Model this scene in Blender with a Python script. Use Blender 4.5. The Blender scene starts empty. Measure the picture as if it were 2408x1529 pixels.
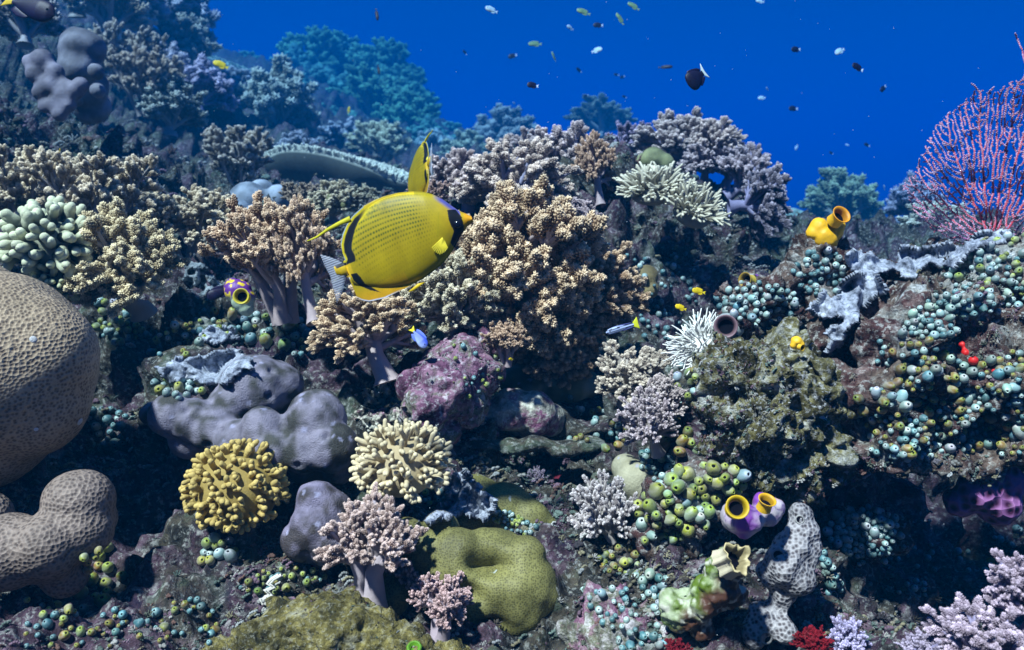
import bpy, math, random
import numpy as np
from mathutils import Vector, Matrix, Quaternion, noise as mnoise
from mathutils.bvhtree import BVHTree

R = math.radians
sc = bpy.context.scene
COL = sc.collection

# ------------------------------------------------------------------ camera
PITCH = R(-10.0); HF = R(65.0)
VW, VH = 2407.0, 1529.0
FV = VW / 2 / math.tan(HF / 2)
cam_d = bpy.data.cameras.new('camera'); cam = bpy.data.objects.new('camera', cam_d)
COL.objects.link(cam); sc.camera = cam
cam.rotation_euler = (R(90) + PITCH, 0, 0)
cam_d.sensor_width = 36.0; cam_d.lens = 18.0 / math.tan(HF / 2)
cam_d.clip_start = 0.02; cam_d.clip_end = 400.0
cam_d.dof.use_dof = True; cam_d.dof.focus_distance = 1.02; cam_d.dof.aperture_fstop = 9.0

# ------------------------------------------------------------------ water light (world) and sun
w = bpy.data.worlds.new("World"); sc.world = w; w.use_nodes = True
nt = w.node_tree; nt.nodes.clear()
wo = nt.nodes.new('ShaderNodeOutputWorld'); bg = nt.nodes.new('ShaderNodeBackground')
tc = nt.nodes.new('ShaderNodeTexCoord'); sx = nt.nodes.new('ShaderNodeSeparateXYZ')
mr = nt.nodes.new('ShaderNodeMapRange'); mr.inputs[1].default_value = -1; mr.inputs[2].default_value = 1
cr = nt.nodes.new('ShaderNodeValToRGB')
e = cr.color_ramp.elements
e[0].position = 0.0; e[0].color = (0.000, 0.004, 0.03, 1)
e[1].position = 1.0; e[1].color = (0.08, 0.50, 1.2, 1)
for p, c in ((0.40, (0.000, 0.012, 0.10, 1)), (0.50, (0.0, 0.22, 0.95, 1)), (0.56, (0.0, 0.12, 0.85, 1)), (0.64, (0.0, 0.09, 0.75, 1)), (0.8, (0.02, 0.26, 0.95, 1))):
    k = e.new(p); k.color = c
nt.links.new(tc.outputs['Generated'], sx.inputs[0]); nt.links.new(sx.outputs[2], mr.inputs[0])
nt.links.new(mr.outputs[0], cr.inputs[0]); nt.links.new(cr.outputs[0], bg.inputs[0])
bg.inputs[1].default_value = 0.15
nt.links.new(bg.outputs[0], wo.inputs[0])

sun_d = bpy.data.lights.new('sun', 'SUN'); sun = bpy.data.objects.new('sun', sun_d); COL.objects.link(sun)
sun_d.energy = 5.0; sun_d.angle = R(3.0); sun_d.color = (1.0, 0.88, 0.74)
SUN_EL, SUN_AZ = R(58), R(220)      # azimuth measured from +Y clockwise: behind the camera, a little left
sd = Vector((math.sin(SUN_AZ) * math.cos(SUN_EL), math.cos(SUN_AZ) * math.cos(SUN_EL), math.sin(SUN_EL)))
sun.rotation_euler = sd.to_track_quat('Z', 'Y').to_euler()
sun.location = sd * 20
sc.view_settings.view_transform = 'Standard'; sc.view_settings.look = 'None'
sc.view_settings.exposure = 1.26; sc.view_settings.gamma = 1.0
sc.render.engine = 'CYCLES'
cy = sc.cycles
cy.max_bounces = 5; cy.diffuse_bounces = 2; cy.glossy_bounces = 2; cy.transmission_bounces = 3
cy.transparent_max_bounces = 6; cy.volume_bounces = 1; cy.use_denoising = True
cy.sample_clamp_indirect = 3.0

# ------------------------------------------------------------------ helpers
CM = Matrix.Rotation(R(90) + PITCH, 4, 'X')
CM3 = np.array(CM.to_3x3())
def at(vx, vy, d):
    p = Vector(((vx - VW / 2) / FV * d, (VH / 2 - vy) / FV * d, -d))
    return CM @ p
def px(n, d): return n * d / FV
UPC = CM.to_3x3() @ Vector((0, 1, 0))      # picture-up
BACK = CM.to_3x3() @ Vector((0, 0, 1))     # towards the camera
RIGHT = Vector((1, 0, 0))

def hash3(ix, iy, iz, s):
    h = (ix.astype(np.int64) * 374761393 + iy.astype(np.int64) * 668265263 + iz.astype(np.int64) * 2147483647 + s * 974634777) & 0xffffffff
    h = ((h ^ (h >> 13)) * 1274126177) & 0xffffffff
    h = ((h ^ (h >> 16)) * 2246822519) & 0xffffffff
    h = (h ^ (h >> 13)) & 0xffffffff
    return h / 4294967295.0
def vnoise(P, scale, seed=0):
    Q = np.asarray(P) / scale
    I = np.floor(Q).astype(np.int64); f = Q - I
    u = f * f * f * (f * (f * 6 - 15) + 10)
    r = 0
    for a in (0, 1):
        wx = u[:, 0] if a else 1 - u[:, 0]
        for b in (0, 1):
            wy = u[:, 1] if b else 1 - u[:, 1]
            for c in (0, 1):
                wz = u[:, 2] if c else 1 - u[:, 2]
                r = r + wx * wy * wz * hash3(I[:, 0] + a, I[:, 1] + b, I[:, 2] + c, seed)
    return r * 2 - 1
def fbm(P, scale, octv=4, seed=0, gain=0.5):
    r = 0; a = 1.0; t = 0
    for o in range(octv):
        r = r + a * vnoise(np.asarray(P) + o * 13.7, scale / 2 ** o, seed + o); t += a; a *= gain
    return r / t
def worley(P, scale, seed=0):
    Q = np.asarray(P) / scale; I = np.floor(Q).astype(np.int64)
    best = np.full(len(Q), 9.0)
    for a in (-1, 0, 1):
        for b in (-1, 0, 1):
            for c in (-1, 0, 1):
                J = I + np.array([a, b, c])
                F = np.stack([J[:, k] + hash3(J[:, 0], J[:, 1], J[:, 2], seed + 7 * k) for k in range(3)], 1)
                best = np.minimum(best, ((F - Q) ** 2).sum(1))
    return np.sqrt(best)

def tag(o, label=None, cat=None, group=None, kind=None):
    if label: o['label'] = label
    if cat: o['category'] = cat
    if group: o['group'] = group
    if kind: o['kind'] = kind
    return o
def empty(name, loc=(0, 0, 0)):
    o = bpy.data.objects.new(name, None); COL.objects.link(o); o.location = loc; o.empty_display_size = 0.02
    return o
def mesh_np(name, V, F, col=None, smooth=True, uvw=None):
    """V (n,3); F list of (m,3|4) index arrays; col (n,3) vertex colour"""
    me = bpy.data.meshes.new(name)
    V = np.asarray(V, dtype=np.float32)
    if not isinstance(F, (list, tuple)): F = [F]
    F = [np.asarray(f, dtype=np.int32) for f in F if len(f)]
    me.vertices.add(len(V)); me.vertices.foreach_set('co', V.ravel())
    loops = np.concatenate([f.ravel() for f in F]); tot = np.concatenate([np.full(len(f), f.shape[1], dtype=np.int32) for f in F])
    st = np.concatenate([[0], np.cumsum(tot)[:-1]]).astype(np.int32)
    me.loops.add(len(loops)); me.loops.foreach_set('vertex_index', loops)
    me.polygons.add(len(tot)); me.polygons.foreach_set('loop_start', st)
    try: me.polygons.foreach_set('loop_total', tot)
    except Exception: pass
    me.polygons.foreach_set('use_smooth', np.full(len(tot), smooth, dtype=bool))
    me.update(calc_edges=True)
    if col is not None:
        a = me.color_attributes.new('Col', 'FLOAT_COLOR', 'POINT')
        c = np.ones((len(V), 4), dtype=np.float32); c[:, :3] = col
        a.data.foreach_set('color', c.ravel())
    me.validate()
    return me
def link(name, me, mat=None, parent=None, loc=None, rot=None, scale=None):
    o = bpy.data.objects.new(name, me); COL.objects.link(o)
    if mat is not None: me.materials.clear(); me.materials.append(mat)
    if parent is not None: o.parent = parent
    if loc is not None: o.location = loc
    if rot is not None: o.rotation_mode = 'QUATERNION'; o.rotation_quaternion = rot
    if scale is not None: o.scale = (scale,) * 3 if np.isscalar(scale) else scale
    return o
def copy_tree(o, parent=None):
    c = o.copy(); COL.objects.link(c)
    if parent is not None: c.parent = parent
    for ch in list(o.children): copy_tree(ch, c)
    return c

# --- solids to stand things on
SOLID = []
def solid(o):
    me = o.data; n = len(me.vertices)
    V = np.empty(n * 3, dtype=np.float32); me.vertices.foreach_get('co', V); V = V.reshape(-1, 3)
    M = o.matrix_basis
    if o.parent is not None: M = o.parent.matrix_basis @ M
    M = np.array(M)
    V = V @ M[:3, :3].T + M[:3, 3]
    polys = [tuple(p.vertices) for p in me.polygons]
    SOLID.append(BVHTree.FromPolygons([tuple(v) for v in V], polys))
def cast(vx, vy, far=30.0):
    d = at(vx, vy, 1.0).normalized(); best = None
    for b in SOLID:
        h = b.ray_cast(Vector((0, 0, 0)), d, far)
        if h[0] is not None and (best is None or h[3] < best[2]): best = (h[0], h[1], h[3])
    if best is None:
        p = at(vx, vy, 3.0); return p, Vector((0, 0, 1)), 3.0
    n = best[1]
    if n.dot(d) > 0: n = -n
    return best[0], n, -(CM.inverted() @ best[0]).z

# ------------------------------------------------------------------ materials
def new_mat(name, rough=0.7, spec=0.3):
    m = bpy.data.materials.new(name); m.use_nodes = True
    b = m.node_tree.nodes['Principled BSDF']; b.inputs['Roughness'].default_value = rough
    b.inputs['Specular IOR Level'].default_value = spec
    return m, m.node_tree, b
def N(t, kind, **kw):
    n = t.nodes.new(kind)
    for k, v in kw.items():
        if k.startswith('i_'): n.inputs[k[2:].replace('_', ' ')].default_value = v
        else: setattr(n, k, v)
    return n
def ramp(t, src, stops, interp='LINEAR'):
    r = t.nodes.new('ShaderNodeValToRGB'); r.color_ramp.interpolation = interp
    el = r.color_ramp.elements
    el[0].position, el[0].color = stops[0][0], (*stops[0][1], 1)
    el[1].position, el[1].color = stops[-1][0], (*stops[-1][1], 1)
    for p, c in stops[1:-1]:
        k = el.new(p); k.color = (*c, 1)
    t.links.new(src, r.inputs[0]); return r
def mixc(t, fac, a, b, mode='MIX'):
    m = t.nodes.new('ShaderNodeMix'); m.data_type = 'RGBA'; m.blend_type = mode
    for i, v in ((0, fac), (6, a), (7, b)):
        if hasattr(v, 'links') or hasattr(v, 'is_output'): t.links.new(v, m.inputs[i])
        elif i == 0: m.inputs[i].default_value = v
        else: m.inputs[i].default_value = (*v, 1)
    return m.outputs[2]
def objco(t, world=False):
    n = t.nodes.new('ShaderNodeNewGeometry' if world else 'ShaderNodeTexCoord')
    return n.outputs['Position'] if world else n.outputs['Object']
def noise_n(t, co, scale, detail=4, rough=0.6, dist=0.0):
    n = t.nodes.new('ShaderNodeTexNoise'); n.inputs['Scale'].default_value = scale
    n.inputs['Detail'].default_value = detail; n.inputs['Roughness'].default_value = rough
    n.inputs['Distortion'].default_value = dist
    t.links.new(co, n.inputs['Vector']); return n.outputs['Fac']
def bump_n(t, b, src, strength, dist, prev=None):
    n = t.nodes.new('ShaderNodeBump'); n.inputs['Strength'].default_value = strength; n.inputs['Distance'].default_value = dist
    t.links.new(src, n.inputs['Height'])
    if prev is not None: t.links.new(prev.outputs[0], n.inputs['Normal'])
    t.links.new(n.outputs[0], b.inputs['Normal']); return n

def mat_attr(name, rough=0.75, spec=0.25, bump=0.0, bscale=300.0, var=0.25, sss=0.0):
    """base colour = vertex colour x object colour, gently mottled"""
    m, t, b = new_mat(name, rough, spec)
    a = N(t, 'ShaderNodeVertexColor', layer_name='Col'); oi = t.nodes.new('ShaderNodeObjectInfo')
    c = mixc(t, 1.0, a.outputs[0], oi.outputs['Color'], 'MULTIPLY')
    co = objco(t, True)
    if var:
        nz = noise_n(t, co, 40, 3)
        r = ramp(t, nz, ((0.3, (1 - var,) * 3), (0.7, (1 + var * .4,) * 3)))
        c = mixc(t, 1.0, c, r.outputs[0], 'MULTIPLY')
    t.links.new(c, b.inputs['Base Color'])
    if bump: bump_n(t, b, noise_n(t, co, bscale, 3), bump, 0.002)
    return m
def mat_rock(name, stops, scale=14, fine=120, bump=0.6, speck=None, speck_amt=0.6, rough=0.9, stops2=None, scale2=5):
    m, t, b = new_mat(name, rough, 0.15)
    co = objco(t, True)
    n1 = noise_n(t, co, scale, 7, 0.65, 0.4)
    c = ramp(t, n1, stops).outputs[0]
    if stops2:
        n2 = noise_n(t, co, scale2, 5, 0.6, 0.8)
        c2 = ramp(t, noise_n(t, co, scale * 2.2, 6, 0.7), stops2).outputs[0]
        f = ramp(t, n2, ((0.47, (0, 0, 0)), (0.55, (1, 1, 1))))
        c = mixc(t, f.outputs[0], c, c2)
    nf = noise_n(t, co, fine, 5, 0.7)
    if speck:
        f = ramp(t, nf, ((0.52, (0, 0, 0)), (0.62, (speck_amt,) * 3)))
        c = mixc(t, f.outputs[0], c, speck)
    vd = ramp(t, noise_n(t, co, fine * .55, 4, .7), ((0.33, (0.35,) * 3), (0.6, (1.15,) * 3)))
    c = mixc(t, 1.0, c, vd.outputs[0], 'MULTIPLY')
    t.links.new(c, b.inputs['Base Color'])
    p = bump_n(t, b, noise_n(t, co, fine * .35, 5, .65), bump, 0.012)
    bump_n(t, b, nf, bump, 0.004, p)
    return m
# ------------------------------------------------------------------ the reef bed (one sheet)
CTL = {
 -600: ((.4,2000),(.9,1300),(1.3,600),(1.8,200),(3,-200),(4,-200),(6,60),(14,300),(40,400)),
 0: ((.4,2000),(.75,1560),(.95,1300),(1.1,1050),(1.25,800),(1.4,600),(1.8,420),(2.3,230),(2.9,50),(4,-60),(6,100),(14,300),(40,420)),
 250: ((.4,2000),(.78,1560),(1.0,1350),(1.35,1180),(1.42,900),(1.52,700),(1.8,520),(2.3,350),(3,200),(4,60),(6,90),(9,200),(14,300),(40,430)),
 450: ((.8,1540),(1.0,1300),(1.15,1100),(1.3,870),(1.6,680),(2.0,520),(2.5,400),(3.3,290),(4.5,190),(6,130),(9,160),(14,300),(40,420)),
 800: ((.4,2000),(.82,1540),(1.0,1300),(1.1,1150),(1.2,1000),(1.35,830),(1.6,680),(2.0,560),(2.6,450),(3.5,370),(4.5,300),(6,200),(8,170),(10,230),(14,330),(40,430)),
 1000: ((.8,1560),(.95,1400),(1.1,1150),(1.2,1000),(1.35,850),(1.7,680),(2.1,560),(2.6,470),(3.5,410),(5,350),(7,310),(9,330),(14,420),(40,440)),
 1200: ((.4,2000),(.82,1540),(.95,1350),(1.05,1265),(1.5,1240),(1.7,1120),(1.75,950),(1.78,760),(1.85,600),(2.1,490),(2.6,450),(3.5,410),(5,380),(7,380),(10,410),(14,440),(40,440)),
 1300: ((.82,1540),(.97,1340),(1.05,1245),(1.45,1215),(1.62,1060),(1.7,900),(1.8,640),(2.1,460)),
 1400: ((.82,1540),(1.0,1300),(1.1,1180),(1.4,1020),(1.5,850),(1.7,650),(1.9,500),(2.1,430),(2.4,490),(3.5,450),(5,345),(6.5,400),(14,460),(40,440)),
 1600: ((.4,2000),(.8,1540),(.95,1300),(1.1,1100),(1.35,950),(1.7,830),(1.8,560),(1.95,440),(2.1,400),(2.4,560),(3.5,520),(6,500),(14,490),(40,445)),
 1800: ((.8,1560),(.97,1430),(1.03,1280),(1.05,1150),(1.08,1000),(1.12,850),(1.18,760),(1.3,880),(1.6,820),(2,660),(2.5,620),(4,560),(8,520),(14,510),(40,445)),
 2000: ((.75,1600),(1.05,1500),(1.2,1380),(1.22,1200),(1.25,1000),(1.3,850),(1.4,760),(2,700),(3,620),(5,560),(14,520),(40,445)),
 2200: ((.4,2000),(.72,1620),(1.1,1560),(1.5,1480),(1.68,1300),(1.75,1000),(1.8,720),(2,700),(3,620),(6,550),(14,520),(40,445)),
 2400: ((.7,1620),(1.1,1560),(1.5,1480),(1.68,1300),(1.75,1000),(1.8,720),(2,660),(3,590),(6,540),(14,520),(40,445)),
 3000: ((.4,2000),(.7,1620),(1.1,1500),(1.6,1200),(1.8,700),(2,450),(6,450),(14,480),(40,445)),
}
def far(d): return d if d < 1.9 else 1.9 + (d - 1.9) * 4.4
cp = np.array([(vx / 500.0, 3.0 * math.log(far(d)), vy) for vx, l in CTL.items() for d, vy in l])
def rbf_fit(P, y, lam=0.02):
    D = np.sqrt(((P[:, None] - P[None]) ** 2).sum(2)); n = len(P)
    A = np.zeros((n + 3, n + 3)); A[:n, :n] = D - lam * np.eye(n)
    Q = np.c_[np.ones(n), P]; A[:n, n:] = Q; A[n:, :n] = Q.T
    return np.linalg.solve(A, np.r_[y, 0, 0, 0])
wt = rbf_fit(cp[:, :2], cp[:, 2])
def ground_vy(vx, d):
    P = np.c_[vx / 500.0, 3.0 * np.log(d)]; out = np.empty(len(P))
    for i in range(0, len(P), 40000):
        p = P[i:i + 40000]; D = np.sqrt(((p[:, None] - cp[None, :, :2]) ** 2).sum(2))
        out[i:i + 40000] = D @ wt[:-3] + wt[-3] + p @ wt[-2:]
    return out
def grid_faces(nu, nv):
    a = np.arange(nu * nv).reshape(nv, nu)
    return np.stack([a[:-1, :-1], a[:-1, 1:], a[1:, 1:], a[1:, :-1]], -1).reshape(-1, 4)
def vert_normals(V, F):
    Nn = np.zeros_like(V)
    fn = np.cross(V[F[:, 1]] - V[F[:, 0]], V[F[:, 2]] - V[F[:, 0]])
    for k in range(F.shape[1]): 
        for c in range(3): Nn[:, c] += np.bincount(F[:, k], fn[:, c], len(V))
    return Nn / (np.linalg.norm(Nn, axis=1, keepdims=True) + 1e-12)
def make_bed():
    nu = 640; dd = np.exp(np.concatenate([np.linspace(math.log(.42), math.log(2.6), 520), np.linspace(math.log(2.62), math.log(170), 280)]))
    uu = np.linspace(-900, 3300, nu)
    U, D = np.meshgrid(uu, dd); U = U.ravel(); D = D.ravel()
    vy = ground_vy(U, D)
    C = np.c_[(U - VW / 2) / FV * D, (VH / 2 - vy) / FV * D, -D]
    V = C @ CM3.T
    F = grid_faces(nu, len(dd))
    Nn = vert_normals(V, F)
    if Nn[:, 2].mean() < 0: F = F[:, ::-1]; Nn = -Nn
    k = np.clip(D / 1.2, 0.7, 9.0)
    big = fbm(V, .45, 3, 3) * .05 * k
    b2 = 1 - np.abs(fbm(V, .16, 3, 11)) * 2.2
    cell = .5 - worley(V + .02 * np.c_[fbm(V, .06, 2, 5), fbm(V, .06, 2, 6), fbm(V, .06, 2, 7)], .085, 4)
    cell2 = .5 - worley(V, .033, 9)
    fine = fbm(V, .024, 3, 21) * 1.5 + (.5 - np.abs(fbm(V, .055, 3, 27)) * 3) * 1.3 * np.minimum(k, 1.5)
    pit = np.clip(worley(V, .12, 31) - .62, 0, 1)
    h = big * 1.2 + b2 * .022 * np.minimum(k, 2) + cell * .065 * np.minimum(k, 2) + cell2 * .014 + fine * .012 - (np.clip(.32 - worley(V, .10, 41), 0, 1)) * .26
    V = V + Nn * h[:, None]
    return mesh_np('reef_bed', V, F)
M_BED = mat_rock('reef_rock', ((0.34, (.006, .007, .010)), (0.45, (.03, .03, .028)), (0.52, (.075, .065, .05)), (0.58, (.06, .08, .055)), (0.66, (.17, .18, .17)), (0.76, (.42, .46, .50))),
    scale=11, fine=110, bump=.9, speck=(.42, .44, .42), speck_amt=.5,
    stops2=((0.35, (.015, .012, .03)), (0.5, (.06, .035, .05)), (0.6, (.12, .08, .11)), (0.72, (.30, .28, .30))), scale2=4.5)
bed = tag(link('sea_bed', make_bed(), M_BED), kind='structure')
solid(bed)
# ------------------------------------------------------------------ mesh builders for living things
def ico(sub=1):
    import bmesh
    bm = bmesh.new(); bmesh.ops.create_icosphere(bm, subdivisions=sub, radius=1.0)
    V = np.array([v.co[:] for v in bm.verts]); F = np.array([[v.index for v in f.verts] for f in bm.faces]); bm.free()
    return V, F
ICO1, ICO2, ICO3 = ico(1), ico(2), ico(3)
OCT = (np.array([(1., 0, 0), (-1, 0, 0), (0, 1, 0), (0, -1, 0), (0, 0, 1), (0, 0, -1)]), np.array([(0, 2, 4), (2, 1, 4), (1, 3, 4), (3, 0, 4), (2, 0, 5), (1, 2, 5), (3, 1, 5), (0, 3, 5)]))
class Acc:
    def __init__(s): s.V = []; s.F = {3: [], 4: []}; s.C = []; s.n = 0
    def add(s, V, F, C):
        V = np.asarray(V); s.V.append(V)
        for f in (F if isinstance(F, list) else [F]):
            f = np.asarray(f)
            if len(f): s.F[f.shape[1]].append(f + s.n)
        C = np.asarray(C, dtype=float)
        s.C.append(np.broadcast_to(C, (len(V), 3)) if C.ndim == 1 else C); s.n += len(V)
    def mesh(s, name, smooth=True):
        return mesh_np(name, np.concatenate(s.V), [np.concatenate(f) for f in s.F.values() if f], np.concatenate(s.C), smooth)
def frame(d):
    d = d / (np.linalg.norm(d) + 1e-12); a = np.array([1., 0, 0]) if abs(d[0]) < .8 else np.array([0, 1., 0])
    x = np.cross(a, d); x /= np.linalg.norm(x); y = np.cross(d, x); return np.stack([x, y, d], 1)
def tube(P, Rr, k=8, cap=True):
    """tapering tube through points P with radii Rr, rounded end"""
    P = [np.asarray(p, float) for p in P]; Rr = list(Rr)
    if cap:
        d = P[-1] - P[-2]; d /= np.linalg.norm(d) + 1e-9; r = Rr[-1]; e = P[-1]
        P += [e + d * r * .5, e + d * r * .85, e + d * r]; Rr += [r * .86, r * .5, r * .02]
    P = np.array(P); n = len(P); T = np.gradient(P, axis=0)
    M = frame(T[0]); x = M[:, 0]; V = []
    ang = np.linspace(0, 2 * np.pi, k, endpoint=False)
    for i in range(n):
        t = T[i] / (np.linalg.norm(T[i]) + 1e-12); x = x - t * x.dot(t); x /= np.linalg.norm(x) + 1e-12; y = np.cross(t, x)
        V.append(P[i] + Rr[i] * (np.cos(ang)[:, None] * x + np.sin(ang)[:, None] * y))
    V = np.concatenate(V); a = np.arange(n * k).reshape(n, k); b = np.roll(a, -1, 1)
    F = np.stack([a[:-1], b[:-1], b[1:], a[1:]], -1).reshape(-1, 4)
    return V, F
def inst(V, F, mats, pos, scl):
    """stack many transformed copies: mats (m,3,3), pos (m,3), scl (m,)"""
    m = len(pos); out = np.einsum('mij,vj->mvi', mats * np.asarray(scl)[:, None, None], V) + np.asarray(pos)[:, None]
    Fs = (F[None] + (np.arange(m) * len(V))[:, None, None]).reshape(-1, F.shape[1])
    return out.reshape(-1, 3), Fs
def rdir(rng, d, spread):
    """random direction within spread (radians) of d"""
    M = frame(np.asarray(d, float)); th = spread * math.sqrt(rng.random()); ph = rng.random() * 2 * math.pi
    return M @ np.array([math.sin(th) * math.cos(ph), math.sin(th) * math.sin(ph), math.cos(th)])
def catkin(seed, npol=34, pr=.11, stubby=.8):
    """unit-length lobe set with polyps: core + blobs; last column is 'tip' factor"""
    rng = np.random.default_rng(seed); A = Acc()
    V, F = tube([[0, 0, 0], [0, 0, .35], [0, 0, .8]], [.10, .16 * stubby, .13 * stubby], 6)
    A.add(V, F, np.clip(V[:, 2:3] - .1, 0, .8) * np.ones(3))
    for i in range(npol):
        z = ((i + .6) / npol) ** .7; a = i * 2.4 + rng.random() * .5; rr = (.22 * math.sin(math.pi * min(1, z * .8 + .2)) ** .7 + .04) * stubby
        p = np.array([math.cos(a) * rr, math.sin(a) * rr, .1 + z * .95])
        s = pr * (.75 + .5 * rng.random()) * (1.1 - .35 * z)
        d = np.array([math.cos(a), math.sin(a), .8]); d /= np.linalg.norm(d)
        vv = OCT[0] @ np.diag([s * .8, s * .8, s * 1.5]) @ frame(d).T + p
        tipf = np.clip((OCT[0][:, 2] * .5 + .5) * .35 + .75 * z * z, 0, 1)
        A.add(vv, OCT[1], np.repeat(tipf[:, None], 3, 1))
    V = np.concatenate(A.V); Fs = {k: np.concatenate(f) for k, f in A.F.items() if f}; t = np.concatenate(A.C)[:, 0]
    return V, Fs, t
CATK = {}
def soft_coral(seed, stalks=1, stalk_h=.35, stalk_r=.07, n1=9, n2=5, n3=6, spread=1.15, l1=.34, l2=.17, l3=.12, up=.25,
               base=(.20, .12, .075), tip=(.62, .47, .33), stem=(.42, .36, .38), pr=.115, npol=34, stubby=.8, c_spread=.8, lean=.3, flat=1.0, along=.35, off0=.10):
    """stem mesh and crown mesh of a branching soft coral, about one unit wide"""
    rng = np.random.default_rng(seed); rnd = rng.random
    key = (npol, pr, stubby)
    if key not in CATK: CATK[key] = [catkin(s, npol, pr, stubby) for s in (1, 2, 3)]
    S = Acc(); cat_pos = []; cat_dir = []; cat_len = []; cat_t = []
    stem = np.array(stem)
    for k in range(stalks):
        a = 2 * math.pi * (k + rnd() * .5) / max(1, stalks); off = (0 if stalks == 1 else off0 * (1 if k % 2 else .5))
        b = np.array([math.cos(a) * off, math.sin(a) * off, 0])
        d0 = np.array([math.cos(a) * lean * (stalks > 1), math.sin(a) * lean * (stalks > 1), 1.]) + rng.normal(0, .08, 3); d0 /= np.linalg.norm(d0)
        top = b + d0 * stalk_h * (.85 + .3 * rnd()); r0 = stalk_r * (.85 + .3 * rnd()) / (stalks ** .3)
        mid = (b + top) / 2 + rng.normal(0, .02, 3)
        V, F = tube([b - d0 * .06, b, mid, top, top + d0 * .05], [r0 * 1.5, r0 * 1.15, r0 * .9, r0 * .85, r0 * .6], 12); S.add(V, F, stem * (.85 + .3 * rnd()))
        m1 = max(2, int(n1 / stalks + .5))
        for i in range(m1):
            f = (i + .5) / m1
            th = spread * math.sqrt(f) if stalks == 1 else spread * math.sqrt(f) * .9
            ph = i * 2.4 + rnd() * .6
            d1 = frame(d0) @ np.array([math.sin(th) * math.cos(ph), math.sin(th) * math.sin(ph) * flat, math.cos(th)])
            L1 = l1 * (.75 + .4 * rnd()) * (1.25 - .5 * f); p0 = b + d0 * stalk_h * (1 - along * f * (.4 + .6 * rnd())); p1 = p0 + d1 * L1 + np.array([0, 0, up * L1 * .5])
            V, F = tube([p0, (p0 + p1) / 2 + rng.normal(0, .012, 3), p1], [r0 * .6, r0 * .42, r0 * .3], 8); S.add(V, F, stem * (.8 + .3 * rnd()))
            for j in range(n2):
                g = (j + .4) / n2
                d2 = rdir(rng, d1 + np.array([0, 0, up]), .95) if j else d1; L2 = l2 * (.65 + .7 * rnd())
                q0 = p0 + (p1 - p0) * (.45 + .55 * (1 - g * g)); q1 = q0 + d2 * L2
                V, F = tube([q0, q1], [r0 * .3, r0 * .2], 6); S.add(V, F, stem * .9)
                for c in range(n3):
                    h = (c + .3) / n3
                    d3 = rdir(rng, d2 + np.array([0, 0, up * .8]), c_spread) if c else d2
                    o = q0 + (q1 - q0) * (.3 + .7 * (1 - h * h))
                    cat_pos.append(o); cat_dir.append(d3 / np.linalg.norm(d3)); cat_len.append(l3 * (.6 + .7 * rnd()))
    cat_pos = np.array(cat_pos); cat_dir = np.array(cat_dir); cat_len = np.array(cat_len); n = len(cat_pos)
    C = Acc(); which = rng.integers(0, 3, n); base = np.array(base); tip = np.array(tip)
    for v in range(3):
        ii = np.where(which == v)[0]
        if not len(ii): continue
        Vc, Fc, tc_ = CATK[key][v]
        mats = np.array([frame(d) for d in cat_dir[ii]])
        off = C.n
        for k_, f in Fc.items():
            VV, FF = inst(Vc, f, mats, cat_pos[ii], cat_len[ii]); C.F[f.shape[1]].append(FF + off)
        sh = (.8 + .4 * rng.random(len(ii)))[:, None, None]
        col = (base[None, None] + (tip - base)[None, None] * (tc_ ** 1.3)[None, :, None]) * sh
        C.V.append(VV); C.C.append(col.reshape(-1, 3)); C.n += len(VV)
    return S.mesh('coral_stem'), C.mesh('coral_crown')

def finger_coral(seed, n=40, forks=3, flen=.22, fr=.035, spread=1.35, core=.30, base=(.10, .06, .02), tip=(.75, .55, .2), squash=.8, taper=.85, lump=.25, k=9, tipw=.35, updir=0.0):
    """stubby-fingered hard coral of one unit width: fingers radiate from a core and fork"""
    rng = np.random.default_rng(seed); A = Acc(); base = np.array(base); tip = np.array(tip)
    V = ICO3[0] * np.array([core * 1.15, core * 1.15, core * squash * 1.1]); A.add(V, ICO3[1], base * .6 + tip * .4)
    for i in range(n):
        f = (i + .5) / n; th = spread * math.sqrt(f); ph = i * 2.39996 + rng.random() * .4
        d = np.array([math.sin(th) * math.cos(ph), math.sin(th) * math.sin(ph), math.cos(th) * squash + updir]); d /= np.linalg.norm(d)
        p0 = d * core * np.array([1, 1, squash]); L = flen * (.7 + .5 * rng.random())
        p1 = p0 + d * L * .55
        ends = []
        for j in range(forks):
            e = rdir(rng, d, .75) if forks > 1 else rdir(rng, d, .15)
            ends.append(p1 + e * L * (.4 + .35 * rng.random()))
        r = fr * (.85 + .3 * rng.random())
        for q in ends:
            m1 = p0 + (p1 - p0) * .6; nn = 9
            P = [p0, m1, p1, p1 + (q - p1) * .35, p1 + (q - p1) * .7, q]
            Q = np.linspace(0, 1, nn); P = np.array(P); x = np.linspace(0, 1, len(P))
            P = np.stack([np.interp(Q, x, P[:, c]) for c in range(3)], 1)
            rr = r * (1.15 - (1.15 - taper) * Q) * (1 + lump * .3 * np.sin(Q * 14 + rng.random() * 6))
            V, F = tube(P, rr, k)
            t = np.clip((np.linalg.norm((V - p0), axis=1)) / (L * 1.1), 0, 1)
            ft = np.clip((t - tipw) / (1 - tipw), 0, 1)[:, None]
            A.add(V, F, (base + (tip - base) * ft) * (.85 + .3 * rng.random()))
    return A.mesh('coral_fingers')

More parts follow.
